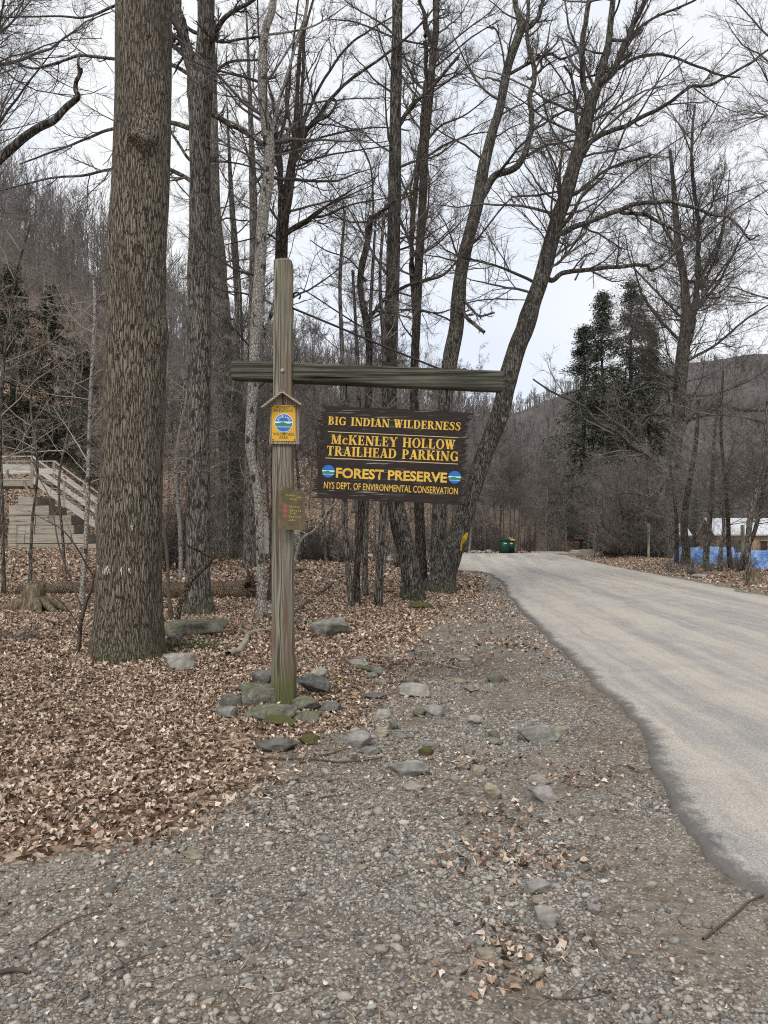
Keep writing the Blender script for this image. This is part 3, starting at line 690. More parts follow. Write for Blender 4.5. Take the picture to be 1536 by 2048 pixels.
# STATE LAND on the arc
for i_, c in enumerate('STATE LAND'):
    if c == ' ': continue
    an = math.radians(152-124*i_/9); rr = 12.8; cu, cv = .5+rr*math.cos(an), -rr*math.sin(an); th = math.pi/2-an
    class Fr: pass
    def fr(u, v, d, cu=cu, cv=cv, th=th): return fp(cu+u*math.cos(th)-v*math.sin(th), cv+u*math.sin(th)+v*math.cos(th), d)
    sub('letter', sans_text(fr, c, -1.7, 1.7, 1.9, 4.2, .0085, bold=.01), 'disc_white', e)
for u, v in ((-21.5, -33.5), (20.5, -33.5), (-20.5, 33.5), (22.5, 33.5), (1, -38), (1, 21)):
    obj('nail', tube1([fp(u, v, .007), fp(u, v, -.01)], .0055, 8), 'iron', rp)

# ------------------------------------------------------------------ small faded trail sign on the side of the post
ft = Plane(584, 1018, YP-.045, math.radians(1.5), math.radians(38), scale=YP/F*1.12)
rt = empty('trail_sign', ft(0, 0, 0), 'small faded brown trail sign with worn yellow marks and red discs', 'sign')
obj('board', plate(ft, [(-26, -31), (-20, -38), (20, -32), (26, -26), (26, 37), (-26, 37)], -.012, .012), 'trail_sign', rt)
rg = random.Random(3)
def worn(rows_, y0):
    bm = bmesh.new()
    for (u0, u1, v, n_) in rows_:
        for q in range(n_):
            u = u0+(u1-u0)*(q+.5)/n_; w = (u1-u0)/n_*rg.uniform(.3, .42); hh = rg.uniform(1.3, 2.2); dv = rg.uniform(-.4, .4)
            poly = [(u-w, v-hh+dv), (u+w*.4, v-hh+dv+rg.uniform(0, 1)), (u+w, v+dv), (u+w*.5, v+hh+dv), (u-w*.7, v+hh*.8+dv)]
            bm.faces.new([bm.verts.new(ft(a, b, .0135)) for a, b in poly])
    return bm_mesh(bm)
obj('lettering', worn([(-16, 4, -24, 6), (6, 18, -21, 3), (-8, 8, -17, 4), (-8, 14, -4, 7), (-6, 18, 3, 6), (-6, 8, 8, 5), (-8, 18, 14, 7), (-8, 6, 20, 4)], 0), 'faded_yellow', rt)
for v in (-4, 4, 13): obj('marker_disc', plate(ft, disc_poly(-15, v, 4.2, n=10), .012, .014), 'faded_red', rt)
# ------------------------------------------------------------------ footbridge with stairs and timber crib
YB, YF = 36.0, 38.4
gb = float(H(-16, 36))
br = empty('footbridge', P(60, 1100, YB), 'weathered wooden footbridge with railings and stairs, on a stacked timber crib', 'footbridge')
def zpx(py, Y=YB): return CH+(HY-py)/F*Y
xE = P(65, 0, YB).x; xD = P(-420, 0, YB).x; zd = zpx(957); zr = zpx(914)
obj('deck', join(*[box(((xD+xE)/2, YB+.3+i_*.3, zd-.03), (xE-xD+.15, .285, .05), bev=.006) for i_ in range(8)]), 'bridge_wood', br)
obj('joist', box(((xD+xE)/2, YB+.2, zd-.22), (xE-xD-.3, .1, .28)), 'crib_wood', br)
obj('joist', box(((xD+xE)/2, YF-.1, zd-.22), (xE-xD-.3, .1, .28)), 'crib_wood', br)
stx0, stx1 = xE, xE+4.6; z0, z1 = zd, gb+.05; slope = (z1-z0)/(stx1-stx0)
for Yk in (YB, YF):
    for x_ in (xE, xE-2.4, xE-4.8, xE-7.2): obj('post', box((x_, Yk, (zr+zd-.45)/2), (.14, .14, zr-zd+.45)), 'bridge_post', br)
    obj('rail', box(((xD+xE)/2, Yk, zr+.03), (xE-xD+.2, .17, .045)), 'bridge_wood', br)
    obj('rail', box(((xD+xE)/2, Yk-.02, zd+.55), (xE-xD, .045, .27)), 'bridge_wood', br)
    for q in (1, 2, 3):
        xq = xE+4.6*q/3; zq = z0+slope*(xq-xE); obj('post', box((xq, Yk, zq+.45), (.12, .12, 1.5)), 'bridge_post', br)
    for off, w_, h_ in ((1.06, .16, .05), (.62, .045, .22), (-.02, .06, .3)):
        obj('rail' if off > 0 else 'stringer', beam((xE, Yk-.03, z0+off), (stx1, Yk-.03, z1+off), w_, h_), 'bridge_wood', br)
for q in range(13):
    t = (q+.7)/13; obj('tread', box((xE+4.6*t, (YB+YF)/2, z0+slope*4.6*t), (.34, YF-YB-.1, .06)), 'bridge_wood', br)
obj('brace', beam((xE-.5, YB+.02, zd-.1), (xE-.1, YB+.02, zd-.75), .09, .1), 'bridge_post', br)
rg = random.Random(9)
rows_ = [(33, 71, 992, 1010), (15, 95, 1010, 1030), (15, 140, 1030, 1050), (13, 145, 1050, 1068), (12, 168, 1068, 1087), (14, 196, 1087, 1104)]
for ri, (a, b, c, d) in enumerate(rows_):
    z_a, z_b = zpx(d), zpx(c); x_a, x_b = P(a, 0, YB).x, P(b, 0, YB).x; z_b -= .012
    if ri == 5: z_a -= .3
    cuts = [x_a]; 
    while cuts[-1] < x_b-.5: cuts.append(cuts[-1]+(.42 if rg.random() < .35 else rg.uniform(1.2, 2.6)))
    cuts[-1] = x_b
    for p, q in zip(cuts, cuts[1:]):
        o = rg.uniform(-.05, .05)
        obj('timber', box(((p+q)/2, YB+1.2+o, (z_a+z_b)/2), (q-p-.02, 2.1, z_b-z_a-.015), bev=.02), 'crib_wood', br)

# ------------------------------------------------------------------ wheeled bins, notice, mailbox
def bin_(px, Y, w, h, dp, label, lid, rz=0.0):
    x0 = P(px, 0, Y).x; z0 = GZ(x0, Y); r = empty('wheeled_bin', (x0, Y, z0), label, 'bin', 'wheeled bins by the bend')
    bm = bmesh.new(); lo = [(-w*.4, -dp*.38), (w*.4, -dp*.38), (w*.4, dp*.4), (-w*.4, dp*.4)]; hi = [(-w/2, -dp/2), (w/2, -dp/2), (w/2, dp/2), (-w/2, dp/2)]
    A = [bm.verts.new((x0+a, Y+b, z0+.06)) for a, b in lo]; B = [bm.verts.new((x0+a, Y+b, z0+h*.93)) for a, b in hi]
    bm.faces.new(A[::-1]); bm.faces.new(B)
    for i_ in range(4): bm.faces.new((A[i_], A[(i_+1) % 4], B[(i_+1) % 4], B[i_]))
    bmesh.ops.bevel(bm, geom=bm.edges[:], offset=.03, segments=2, affect='EDGES'); obj('body', bm_mesh(bm), 'bin_green', r, True)
    obj('rim', box((x0, Y, z0+h*.91), (w+.05, dp+.05, .06), bev=.015), 'bin_green', r)
    bm = bmesh.new(); box_bm(bm, (x0, Y-.02, z0+h*.965), (w+.06, dp+.1, .07), None, .02)
    for v in bm.verts:
        if v.co.z > z0+h*.965: v.co.x = x0+(v.co.x-x0)*.9; v.co.z += .03
    obj('lid', bm_mesh(bm), lid, r)
    obj('handle', tube1([(x0-w*.4, Y+dp/2+.07, z0+h*.92), (x0+w*.4, Y+dp/2+.07, z0+h*.92)], .02, 8), 'black_plastic', r)
    for sgn in (-1, 1):
        obj('wheel', tube1([(x0+sgn*w*.42, Y+dp*.36, z0+.14), (x0+sgn*(w*.42+.06), Y+dp*.36, z0+.14)], .14, 16), 'black_plastic', r)
    obj('label_patch', box((x0, Y-dp/2-.004, z0+h*.72), (.2, .006, .05), bev=.001), 'paper_white', r)
bin_(1009, 57.2, .74, 1.13, .85, 'wide dark green wheeled bin with a green lid at the road bend', 'bin_green')
bin_(1021.5, 58.4, .5, 1.1, .6, 'narrower green wheeled bin with a yellow lid behind the wider bin', 'bin_yellow')
q = P(1021, 1083, 60.5); gz = GZ(q.x, 60.5)
r = empty('notice_sign', (q.x, 60.5, gz), 'small yellow notice sign on a post standing over the green bins', 'sign')
obj('post', box((q.x, 60.5, (gz+q.z)/2), (.07, .07, q.z-gz), bev=.01), 'old_post', r)
obj('panel', box((q.x, 60.45, q.z+.1), (.34, .02, .44), bev=.005), 'sign_yellow', r)
obj('marking', join(box((q.x, 60.436, q.z+.18), (.2, .004, .05), bev=.001), box((q.x, 60.436, q.z+.06), (.22, .004, .03), bev=.001)), 'iron', r)
ms = hit(880, 1106); q = P(880, 1086, 56.0)
r = empty('house_number', (q.x, 56, GZ(q.x, 56)), 'tiny white marker sign at the wood edge left of the leaning trunk', 'sign')
obj('stake', box((q.x, 56, (q.z+GZ(q.x, 56))/2), (.04, .04, q.z-GZ(q.x, 56)), bev=.004), 'old_post', r)
obj('panel', box((q.x, 55.96, q.z), (.3, .02, .2), bev=.004), 'paper_white', r)

q = P(1160, 1108, 52.0); z0 = GZ(q.x, 52)
r = empty('mailbox', (q.x, 52, z0), 'dark mailbox with a red flag on a short post beside the drive', 'mailbox')
def arch(c, w, L, h, n=10):
    bm = bmesh.new(); prof = [(-w/2, 0), (w/2, 0)]+[(w/2*math.cos(math.pi*i_/n), h*.45+w/2*math.sin(math.pi*i_/n)*1.0) for i_ in range(n+1)]
    A = [bm.verts.new((c[0]-L/2, c[1]+a, c[2]+b)) for a, b in prof]; B = [bm.verts.new((c[0]+L/2, c[1]+a, c[2]+b)) for a, b in prof]
    bm.faces.new(A[::-1]); bm.faces.new(B)
    for i_ in range(len(A)): bm.faces.new((A[i_], A[(i_+1) % len(A)], B[(i_+1) % len(A)], B[i_]))
    return bm_mesh(bm)
obj('box', arch((q.x-.05, 52, z0+.95), .3, .66, .3), 'black_plastic', r)
obj('door', arch((q.x-.4, 52, z0+.94), .32, .04, .31), 'black_plastic', r)
obj('flag', join(box((q.x-.2, 51.8, z0+1.0), (.03, .02, .3), bev=.004), box((q.x-.3, 51.8, z0+.92), (.26, .02, .09), bev=.004)), 'mail_red', r)
obj('post', box((q.x+.05, 52, z0+.45), (.14, .14, 1.0), bev=.01), 'black_plastic', r)
obj('cross_arm', box((q.x-.02, 52, z0+.9), (.7, .12, .08), bev=.01), 'bridge_wood', r)
obj('news_tube', tube1([(q.x+.0, 51.85, z0+.6), (q.x+.0, 52.2, z0+.6)], .09, 12), 'black_plastic', r)
for (px_, py_, w, h, lb) in ((1172, 1108, 1.1, .45, 'low timber edging block right at the mailbox foot'), (1150, 1104, .9, .3, 'low timber edging block on the drive side of the mailbox')):
    q = P(px_, py_, 50 if px_ > 1160 else 56); zz = GZ(q.x, q.y)
    o = obj('timber_block', join(box((q.x, q.y, zz+h*.25), (w, .3, h*.5), bev=.02), box((q.x+.05, q.y+.02, zz+h*.72), (w*.8, .28, h*.42), bev=.02)), 'crib_wood'); tag(o, lb, 'timber block')
# fence posts on the right verge
for (px_, t_px, b_px, Y, w, lb, mt) in ((1297, 1047, 1106, 40, .13, 'slim pale green post standing alone in the brush', 'old_post'), (1485, 1050, 1142, 29.5, .16, 'thick pale post beside the blue tarpaulin', 'old_post'), (1317, 1073, 1105, 42, .1, 'short grey post right of the slim green post', 'old_post'), (1384, 1117, 1140, 30, .12, 'stubby leaning post at the left end of the blue tarpaulin', 'old_post')):
    a = P(px_, b_px, Y); zz = GZ(a.x, Y); top = P(px_, t_px, Y)
    bm = bmesh.new(); bm.from_mesh(trunk_mesh([(a.x, Y, zz-.1), (a.x+.01, Y, (zz+top.z)/2), (top.x, Y, top.z)], [w/2, w/2, w/2.2], 12, 14, 0, lump=.03, cap=True))
    o = obj('fence_post', bm_mesh(bm), mt); o.name = 'fence_post'; tag(o, lb, 'post')

# ------------------------------------------------------------------ low shed, small roofed coop, tarpaulins
def shed(x0, x1, Y, dp, ze, zr_, label, door=True, nm='shed'):
    zz = float(H((x0+x1)/2, Y)); r = empty(nm, ((x0+x1)/2, Y+dp/2, zz), label, 'shed')
    w = obj('wall', box(((x0+x1)/2, Y+dp/2, (zz+ze)/2-.1), (x1-x0, dp, ze-zz+.2), bev=.01), 'siding', r)
    bm = bmesh.new(); ov = .25; ym = Y+dp/2
    A = [(x0-ov, Y-ov, ze), (x1+ov, Y-ov, ze), (x1+ov, ym, zr_), (x0-ov, ym, zr_), (x1+ov, Y+dp+ov, ze), (x0-ov, Y+dp+ov, ze)]
    V_ = [bm.verts.new(v) for v in A]+[bm.verts.new((v[0], v[1], v[2]-.07)) for v in A]
    for f_ in ((0, 1, 2, 3), (3, 2, 4, 5), (6, 9, 8, 7), (9, 11, 10, 8), (0, 6, 7, 1), (5, 4, 10, 11), (1, 7, 8, 2), (2, 8, 10, 4), (0, 3, 9, 6), (3, 5, 11, 9)): bm.faces.new([V_[i_] for i_ in f_])
    obj('roof', bm_mesh(bm), 'metal_roof', r)
    if door:
        obj('door', box((x0+1.1, Y-.03, zz+.95), (.85, .06, 1.9), bev=.01), 'dark_open', r)
        for dx in (.62, 1.58): obj('door_frame', box((x0+dx, Y-.05, zz+1.0), (.1, .08, 2.05), bev=.006), 'siding_trim', r)
        wi = obj('window', box((x0+3.1, Y-.03, zz+1.5), (.8, .05, .7), bev=.01), 'dark_open', r)
        sub('frame', join(box((x0+3.1, Y-.07, zz+1.88), (.95, .05, .07)), box((x0+3.1, Y-.07, zz+1.12), (.95, .05, .07)), box((x0+3.1, Y-.07, zz+1.5), (.04, .04, .7))), 'siding_trim', wi)
    return r
k = N('siding', .85, .2); wv = k.math('FRACT', k.math('MULTIPLY', k.z(axis=0), 5.5))
c = k.ramp(k.noise(1.0, 4, k.co((5, 5, 1.2))), [(0.3, (0.30, 0.205, 0.13)), (0.7, (0.44, 0.32, 0.22))])
MAT['siding'] = k.out(k.mix(k.ramp(wv, [(0.0, 1.0), (0.07, 0.0)]), c, (0.08, 0.05, 0.03)))
flat('siding_trim', (0.45, 0.3, 0.17), .8); flat('dark_open', (0.03, 0.02, 0.015), .8)
k = N('metal_roof', .5, .4); wv = k.math('FRACT', k.math('MULTIPLY', k.z(axis=0), 2.6))
MAT['metal_roof'] = k.out(k.mix(k.ramp(wv, [(0.0, 1.0), (0.06, 0.0)]), k.ramp(k.noise(1.5, 4), [(.3, (0.55, 0.55, 0.56)), (.7, (0.72, 0.73, 0.75))]), (0.35, 0.35, 0.36)))
YS = 46.0
shed(P(1433, 0, YS).x, P(1433, 0, YS).x+7.5, YS, 2.2, CH-.02, zpx(1037, YS)+.05, 'low tan sided shed with a pale metal roof behind the blue tarpaulin')
shed(P(1346, 0, 52).x, P(1374, 0, 52).x, 52, 2.0, zpx(1070, 52), zpx(1046, 52), 'little hut with a pale roof half hidden in brush left of the shed', False, 'hut')
k = N('tarp_blue', .38, .5)
tn = k.noise(3.5, 5, rough=.65, dist=.6)
MAT['tarp_blue'] = k.out(k.ramp(tn, [(.3, (0.06, 0.18, 0.52)), (.46, (0.16, 0.33, 0.72)), (.6, (0.42, 0.58, 0.86))]), k.bump(k.noise(5, 6, rough=.7, dist=1.0), 1.0, .15))
def tarp(px0, px1, pt, Y, dp, label, seed):
    x0, x1 = P(px0, 0, Y).x, P(px1, 0, Y).x; ht = zpx(pt, Y); nU, nV = 60, 26; V_ = []
    for i_ in range(nU+1):
        for j_ in range(nV+1):
            u = i_/nU; v = j_/nV; x = x0+(x1-x0)*u; a = math.pi*v
            zz = GZ(x, Y); edge = min(1, min(u, 1-u)*9)**.5; n = mn.noise(Vector((u*7, v*4, seed)))
            hh = (ht-zz)*(.9+.1*n)*(1-.1*math.cos(u*9+seed))*max(edge, .02)
            prof = min(1, math.sin(a)*1.9)**.7
            V_.append((x+.08*n, Y+dp/2-(dp/2)*math.cos(a)*1.05+.12*mn.noise(Vector((u*11, v*3, seed+4))), zz-.03+hh*prof+.04*mn.noise(Vector((u*22, v*9, seed+8)))))
    b = np.array([i_*(nV+1)+j_ for i_ in range(nU) for j_ in range(nV)]); me = np_mesh('tarp', V_, np.stack([b, b+nV+1, b+nV+2, b+1], -1))
    tag(obj('tarpaulin', me, 'tarp_blue'), label, 'tarpaulin')
tarp(1380, 1480, 1094, 32, 2.0, 'bright blue tarpaulin over a long heap behind the roadside saplings', 2)
tarp(1486, 1600, 1100, 31.5, 1.8, 'blue tarpaulin heap at the right, beyond the thick pale post', 5)
# ------------------------------------------------------------------ trees traced from the photograph, each at its own distance
def traced(name, label, trunk, Y=None, limbs=(), bark_='bark_grey', tw='twig', auto=10, aL=(1.5, 3.2), az=3.0, cnt=(9, 8, 6), extend=True, group=None, cat='tree',
           flare=.35, seed=1, sides=22, bumps=(), rmin=.0022, lump=.06, aang=(.6, 1.2), dY=0.0, rows=90, top=None, twL=1.0, freq=2.5, extra=None, fl_h=.3, lt0=.15, stub=False):
    rng = np.random.default_rng(seed*13+5)
    if Y is None: Y = hit(trunk[0][0], trunk[0][1]).y
    pts = []; rad = []; n = len(trunk)
    for i_, (px, py, w) in enumerate(trunk):
        yy = Y+dY*i_/max(1, n-1); p = P(px, py, yy)
        if i_ == 0: p.z = min(p.z, GZ(p.x, yy)) if extend or True else p.z
        pts.append(p); rad.append(w/2*yy/F)
    if extend:
        H_ = top or max(14.0, pts[-1].z+4); d = (pts[-1]-pts[-2]).normalized(); d = (d+Vector((0, 0, .7))).normalized()
        m = max(1, int((H_-pts[-1].z)/2.5)); r0 = rad[-1]; b0 = pts[-1].copy()
        for q in range(1, m+1):
            j_ = Vector(rng.normal(0, .12, 3)); pts.append(b0+d*(H_-b0.z)*q/m+j_); rad.append(max(r0*(1-.93*q/m), .012))
    root = empty(name, pts[0], label, cat, group)
    obj('trunk', trunk_mesh(pts, rad, sides, rows, flare, fl_h, lump, freq, seed, bumps=bumps, cap=stub), bark_, root)
    parents = []
    auto = int(auto*1.35)
    for (lp, w0, w1, dy) in limbs:
        near_ = min(range(len(trunk)*6-5), key=lambda q: math.hypot(np.interp(q/6, range(len(trunk)), [t_[0] for t_ in trunk])-lp[0][0], np.interp(q/6, range(len(trunk)), [t_[1] for t_ in trunk])-lp[0][1]))
        npt = tuple(np.interp(near_/6, range(len(trunk)), [t_[c_] for t_ in trunk]) for c_ in (0, 1))
        if 2 < math.hypot(npt[0]-lp[0][0], npt[1]-lp[0][1]) < 42: lp = [npt]+list(lp)
        m = len(lp); q = [P(a, b, Y+dy*j_/(m-1)) for j_, (a, b) in enumerate(lp)]
        c = catmull(q, max(12, m*5)); rr = np.linspace(w0/2*Y/F, w1/2*(Y+dy)/F, len(c))
        arr = np.array([tuple(v) for v in c]); jt = np.array([tuple(mn.noise_vector(Vector(v)*3)) for v in arr])*rr[:, None]*.6; arr[1:] += jt[1:]
        V, Fq = tubes(arr[None], rr[None], 10); obj('limb', np_mesh('limb', V, Fq), bark_, root)
        L = sum((c[j_+1]-c[j_]).length for j_ in range(len(c)-1)); parents.append((arr, rr, L*.55*twL if not stub else 0.01))
    out = []
    if auto or extend:
        tp = np.array([tuple(v) for v in catmull(pts, 60)]); tr = np.interp(np.linspace(0, len(rad)-1, 61), np.arange(len(rad)), rad)
        zz = tp[:, 2]; sel = np.where(zz > az)[0]
        if len(sel) > 2 and auto:
            s0 = sel[0]; ii = rng.integers(s0, len(tp)-1, auto); d = rng.normal(0, 1, (auto, 3)); d[:, 2] = np.abs(d[:, 2])*.3
            d[:, :2] /= np.linalg.norm(d[:, :2], axis=1, keepdims=True); d[:, 2] = rng.uniform(.15, .9, auto); d /= np.linalg.norm(d, axis=1, keepdims=True)
            L = rng.uniform(*aL, auto)*(1-.3*(ii-s0)/(len(tp)-s0)); r0 = np.minimum(tr[ii]*.45, (.012 if extend else .004)+L*(.008 if extend else .0055))
            ap, ar = grow(tp[ii], d, L, r0, 11, .12, .03, rng, .2); out.append(tubes(ap, ar, 6))
            for a in range(auto): parents.append((ap[a], ar[a], L[a]))
    if parents and cnt and not stub:
        out += twigs_from(parents, rng, cnt, rmin=rmin, t0=lt0)
    if extra: out += extra(rng)
    if out:
        V, Fq = merge(out); obj('crown', np_mesh('crown', V, Fq), tw, root)
    return root
# the great ash in front
Yo = hit(252, 1312).y
bp = [(P(285, 262, Yo-.25), .17, .07), (P(283, 300, Yo-.25), .16, .03), (P(330, 668, Yo-.1), .2, .05), (P(232, 1040, Yo-.3), .3, .02)]
oak = traced('great_tree', 'huge straight ridged brown trunk rising in front of the footbridge stairs', [(254, 1312, 141), (258, 1240, 131), (259, 1150, 126), (262, 1000, 122), (265, 900, 119), (270, 760, 119), (272, 670, 119), (272, 600, 117), (273, 500, 115), (280, 400, 112), (284, 300, 110), (286, 200, 109), (287, 100, 109), (288, 0, 108), (289, -120, 104), (291, -400, 92)],
       Y=Yo, bark_='bark_ash', sides=56, rows=260, flare=.09, fl_h=.35, lump=.012, bumps=bp, auto=16, az=9.5, aL=(2.5, 4.5), top=19, seed=2, freq=1.6)
tr = [c for c in oak.children if c.name.startswith('trunk')][0]
kn = obj('knot', trunk_mesh([P(283, 318, Yo-.28), P(285, 285, Yo-.285), P(286, 245, Yo-.27)], [.02, .16, .02], 22, 20, 0, lump=.16, freq=9, bury=0), 'bark_ash', oak)
# white paint flecks on the bark ridges
bm = bmesh.new(); rg = random.Random(4)
for q in range(60):
    cx, sp_, cy = rg.choice([(234, 9, 1140), (234, 9, 1143), (212, 3, 1133), (265, 2, 1141), (279, 2, 1140), (283, 5, 1055), (235, 7, 1137)])
    px_ = rg.gauss(cx, sp_*.5); py_ = rg.gauss(cy, 3.5); ang = (px_-260)/62
    if abs(ang) > .95: continue
    R0 = 62*Yo/F; yy = Yo-R0*math.sqrt(1-ang*ang)-.012; c = P(px_, py_, yy); c.x = P(260, 0, Yo).x+R0*ang
    box_bm(bm, c, (.007*rg.uniform(.6, 1.4), .012, .024*rg.uniform(.5, 1.4)), Matrix.Rotation(math.asin(ang), 4, 'Z'), .003)
obj('paint_fleck', bm_mesh(bm), 'white_paint', oak)

traced('twin_stem_tree', 'grey straight tree with its stem forking high up, just right of the huge trunk',
       [(397, 1228, 52), (396, 1150, 48), (396, 1000, 47), (397, 850, 44), (399, 700, 45), (399, 560, 46), (400, 450, 43), (400, 350, 40), (400, 250, 43), (401, 180, 50), (408, 120, 36), (411, 60, 33), (412, 0, 33), (413, -200, 28)],
       limbs=[([(392, 190), (380, 130), (364, 60), (352, 0), (345, -120)], 27, 20, .3), ([(424, 78), (440, 48), (458, 28), (500, 6), (545, -30)], 13, 6, -.8), ([(424, 80), (450, 84), (490, 76), (522, 74)], 7, 4, -.5),
              ([(424, 152), (445, 132), (470, 122), (522, 120)], 8, 4, .6), ([(378, 257), (343, 245), (300, 252), (228, 257), (180, 275), (120, 298), (40, 328)], 11, 3, 1.2), ([(382, 362), (343, 340), (290, 332), (228, 337), (170, 350), (90, 358), (0, 382)], 10, 3, 1.0),
              ([(378, 148), (343, 130), (228, 118), (160, 112), (100, 130), (60, 136), (0, 115)], 9, 3, 1.4), ([(380, 320), (345, 268), (342, 262)], 7, 4, .2), ([(380, 60), (300, -10), (235, 10), (170, 35), (120, 32), (0, 35)], 8, 3, 1.0),
              ([(425, 232), (460, 250), (500, 272), (530, 292)], 9, 4, .9), ([(425, 322), (470, 326), (525, 340)], 5, 2.5, .9)],
       bark_='bark_grey', auto=8, az=11, seed=3, flare=.25, bumps=[(P(383, 150, 13.6), .2, .05)])
traced('grey_tree', 'broad grey trunk close behind the straight forking tree, widening at the foot', [(470, 1116, 56), (468, 1080, 46), (464, 1000, 43), (457, 850, 40), (447, 700, 38), (440, 600, 36), (434, 500, 32), (430, 430, 24), (428, 330, 20), (426, 180, 16), (424, 60, 12)], bark_='bark_grey', auto=14, az=8, aL=(2, 4), seed=4, rows=60)
traced('grey_tree', 'narrower grey trunk pressed against the right side of the broad grey one', [(487, 1112, 30), (484, 1050, 22), (483, 950, 20), (480, 800, 18), (478, 640, 16), (470, 500, 14), (462, 380, 10)], Y=31, bark_='bark_shaggy', auto=12, az=6, aL=(2, 3.5), seed=5, rows=50)
traced('pale_tree', 'slender pale spotted trunk with its foot beside the post, leaning a little', [(526, 1237, 20), (522, 1180, 17), (521, 1110, 17), (516, 997, 17), (505, 930, 18), (500, 880, 19), (505, 800, 21), (508, 740, 22), (513, 640, 23), (520, 540, 24), (525, 440, 23), (536, 358, 23), (539, 300, 21), (534, 258, 22), (527, 212, 18), (525, 130, 18), (531, 60, 16), (546, 5, 14), (552, -150, 11)],
       limbs=[([(512, 735), (522, 700), (533, 660), (548, 600)], 9, 5, .3), ([(530, 300), (545, 262), (553, 220), (570, 165), (590, 95), (612, 30), (620, -40)], 10, 3, .5), ([(520, 282), (495, 262), (462, 244), (430, 232)], 8, 4, -.4), ([(518, 225), (500, 210), (484, 190), (482, 150)], 6, 4, .3), ([(540, 155), (600, 58), (615, 0)], 5, 3, .6),
              ([(530, 70), (600, 60), (650, 40), (700, 5)], 5, 2, .7)],
       bark_='bark_pale', auto=12, az=5.5, aL=(1.2, 2.8), seed=6, flare=.2, cnt=(7, 6, 5))
traced('grey_tree', 'plain grey trunk standing directly behind the slender pale spotted one', [(502, 1152, 30), (500, 1100, 27), (500, 1000, 26), (502, 900, 25), (506, 700, 22), (508, 500, 18), (505, 350, 14), (500, 200, 9)], Y=24, bark_='bark_grey', auto=14, az=6, aL=(1.5, 3.2), seed=7, rows=60)
traced('fan_tree', 'dark tree fanning into many steep stems right above the signpost top', [(556, 1190, 34), (556, 1000, 30), (558, 800, 27), (561, 620, 26), (563, 500, 25), (566, 440, 24), (574, 400, 22), (582, 340, 18), (590, 280, 14), (594, 200, 9), (600, 100, 7), (615, 0, 5), (620, -60, 4)],
       limbs=[([(566, 450), (562, 400), (560, 350), (556, 300), (548, 265)], 15, 9, -.5), ([(578, 375), (595, 300), (612, 262), (640, 228), (655, 205), (700, 160), (760, 118), (830, 60), (880, 0)], 12, 3, .8), ([(585, 320), (600, 240), (606, 150), (610, 60), (640, -40)], 9, 4, .4),
              ([(558, 300), (572, 230), (580, 150), (590, 60), (600, -30)], 8, 3, -.6), ([(590, 300), (630, 190), (690, 100), (740, 60), (800, 25)], 8, 2.5, 1.2), ([(565, 470), (610, 440), (650, 432), (700, 410), (780, 395)], 7, 2, .9), ([(572, 470), (640, 420), (690, 395), (745, 370)], 7, 2, -.9),
              ([(618, 255), (640, 240), (660, 228), (672, 205), (665, 195)], 8, 4, .2), ([(596, 290), (680, 265), (760, 255), (820, 262)], 5, 2, 1.0), ([(566, 500), (540, 470), (500, 478), (450, 490)], 5, 2, -.7), ([(600, 330), (650, 312), (720, 300), (790, 290)], 5, 2, 1.6),
              ([(555, 280), (545, 200), (520, 100), (515, 0)], 6, 3, .5)],
       Y=16, bark_='bark_dark', auto=14, az=6, aL=(1.5, 3.2), seed=8, cnt=(8, 6, 5), twL=1.1)
traced('straight_tree', 'tall straight furrowed trunk rising from behind the name board, curved at its foot', [(826, 1200, 44), (822, 1150, 37), (812, 1100, 38), (800, 1050, 36), (790, 1000, 34), (784, 940, 32), (780, 850, 31), (779, 760, 30), (782, 650, 29), (786, 540, 27), (788, 440, 26), (790, 330, 25), (791, 220, 23), (793, 110, 22), (795, 0, 21), (797, -200, 16)],
       limbs=[([(800, 250), (815, 225), (830, 205), (850, 188), (880, 155), (918, 113)], 10, 6, -.5), ([(787, 75), (740, 55), (700, 42), (650, 38)], 5, 2, .8), ([(801, 112), (830, 128), (850, 138)], 4, 2.5, -.6)],
       bark_='bark_shaggy', auto=16, az=7, aL=(1.5, 3.0), seed=9, flare=.3)
traced('crooked_tree', 'thin crooked double stem just right of the tall straight furrowed trunk', [(843, 1150, 24), (840, 1060, 20), (836, 980, 20), (830, 860, 18), (828, 760, 17), (834, 620, 17), (838, 520, 17), (845, 410, 17), (850, 290, 16), (859, 195, 15), (866, 110, 14), (872, 60, 14), (872, 0, 13)],
       limbs=[([(832, 640), (822, 520), (830, 391), (842, 277), (850, 180), (852, 110), (850, 30)], 12, 9, .4), ([(862, 85), (855, 60), (850, 30), (838, 0)], 9, 6, -.4), ([(862, 140), (900, 110), (950, 70), (1000, 40)], 5, 2, .8), ([(855, 280), (885, 250), (930, 230), (980, 190)], 6, 2, -.7), ([(848, 320), (890, 290), (940, 270), (990, 262)], 5, 2, .8)],
       Y=20, bark_='bark_dark', auto=18, az=6, aL=(1.5, 3.2), seed=10)
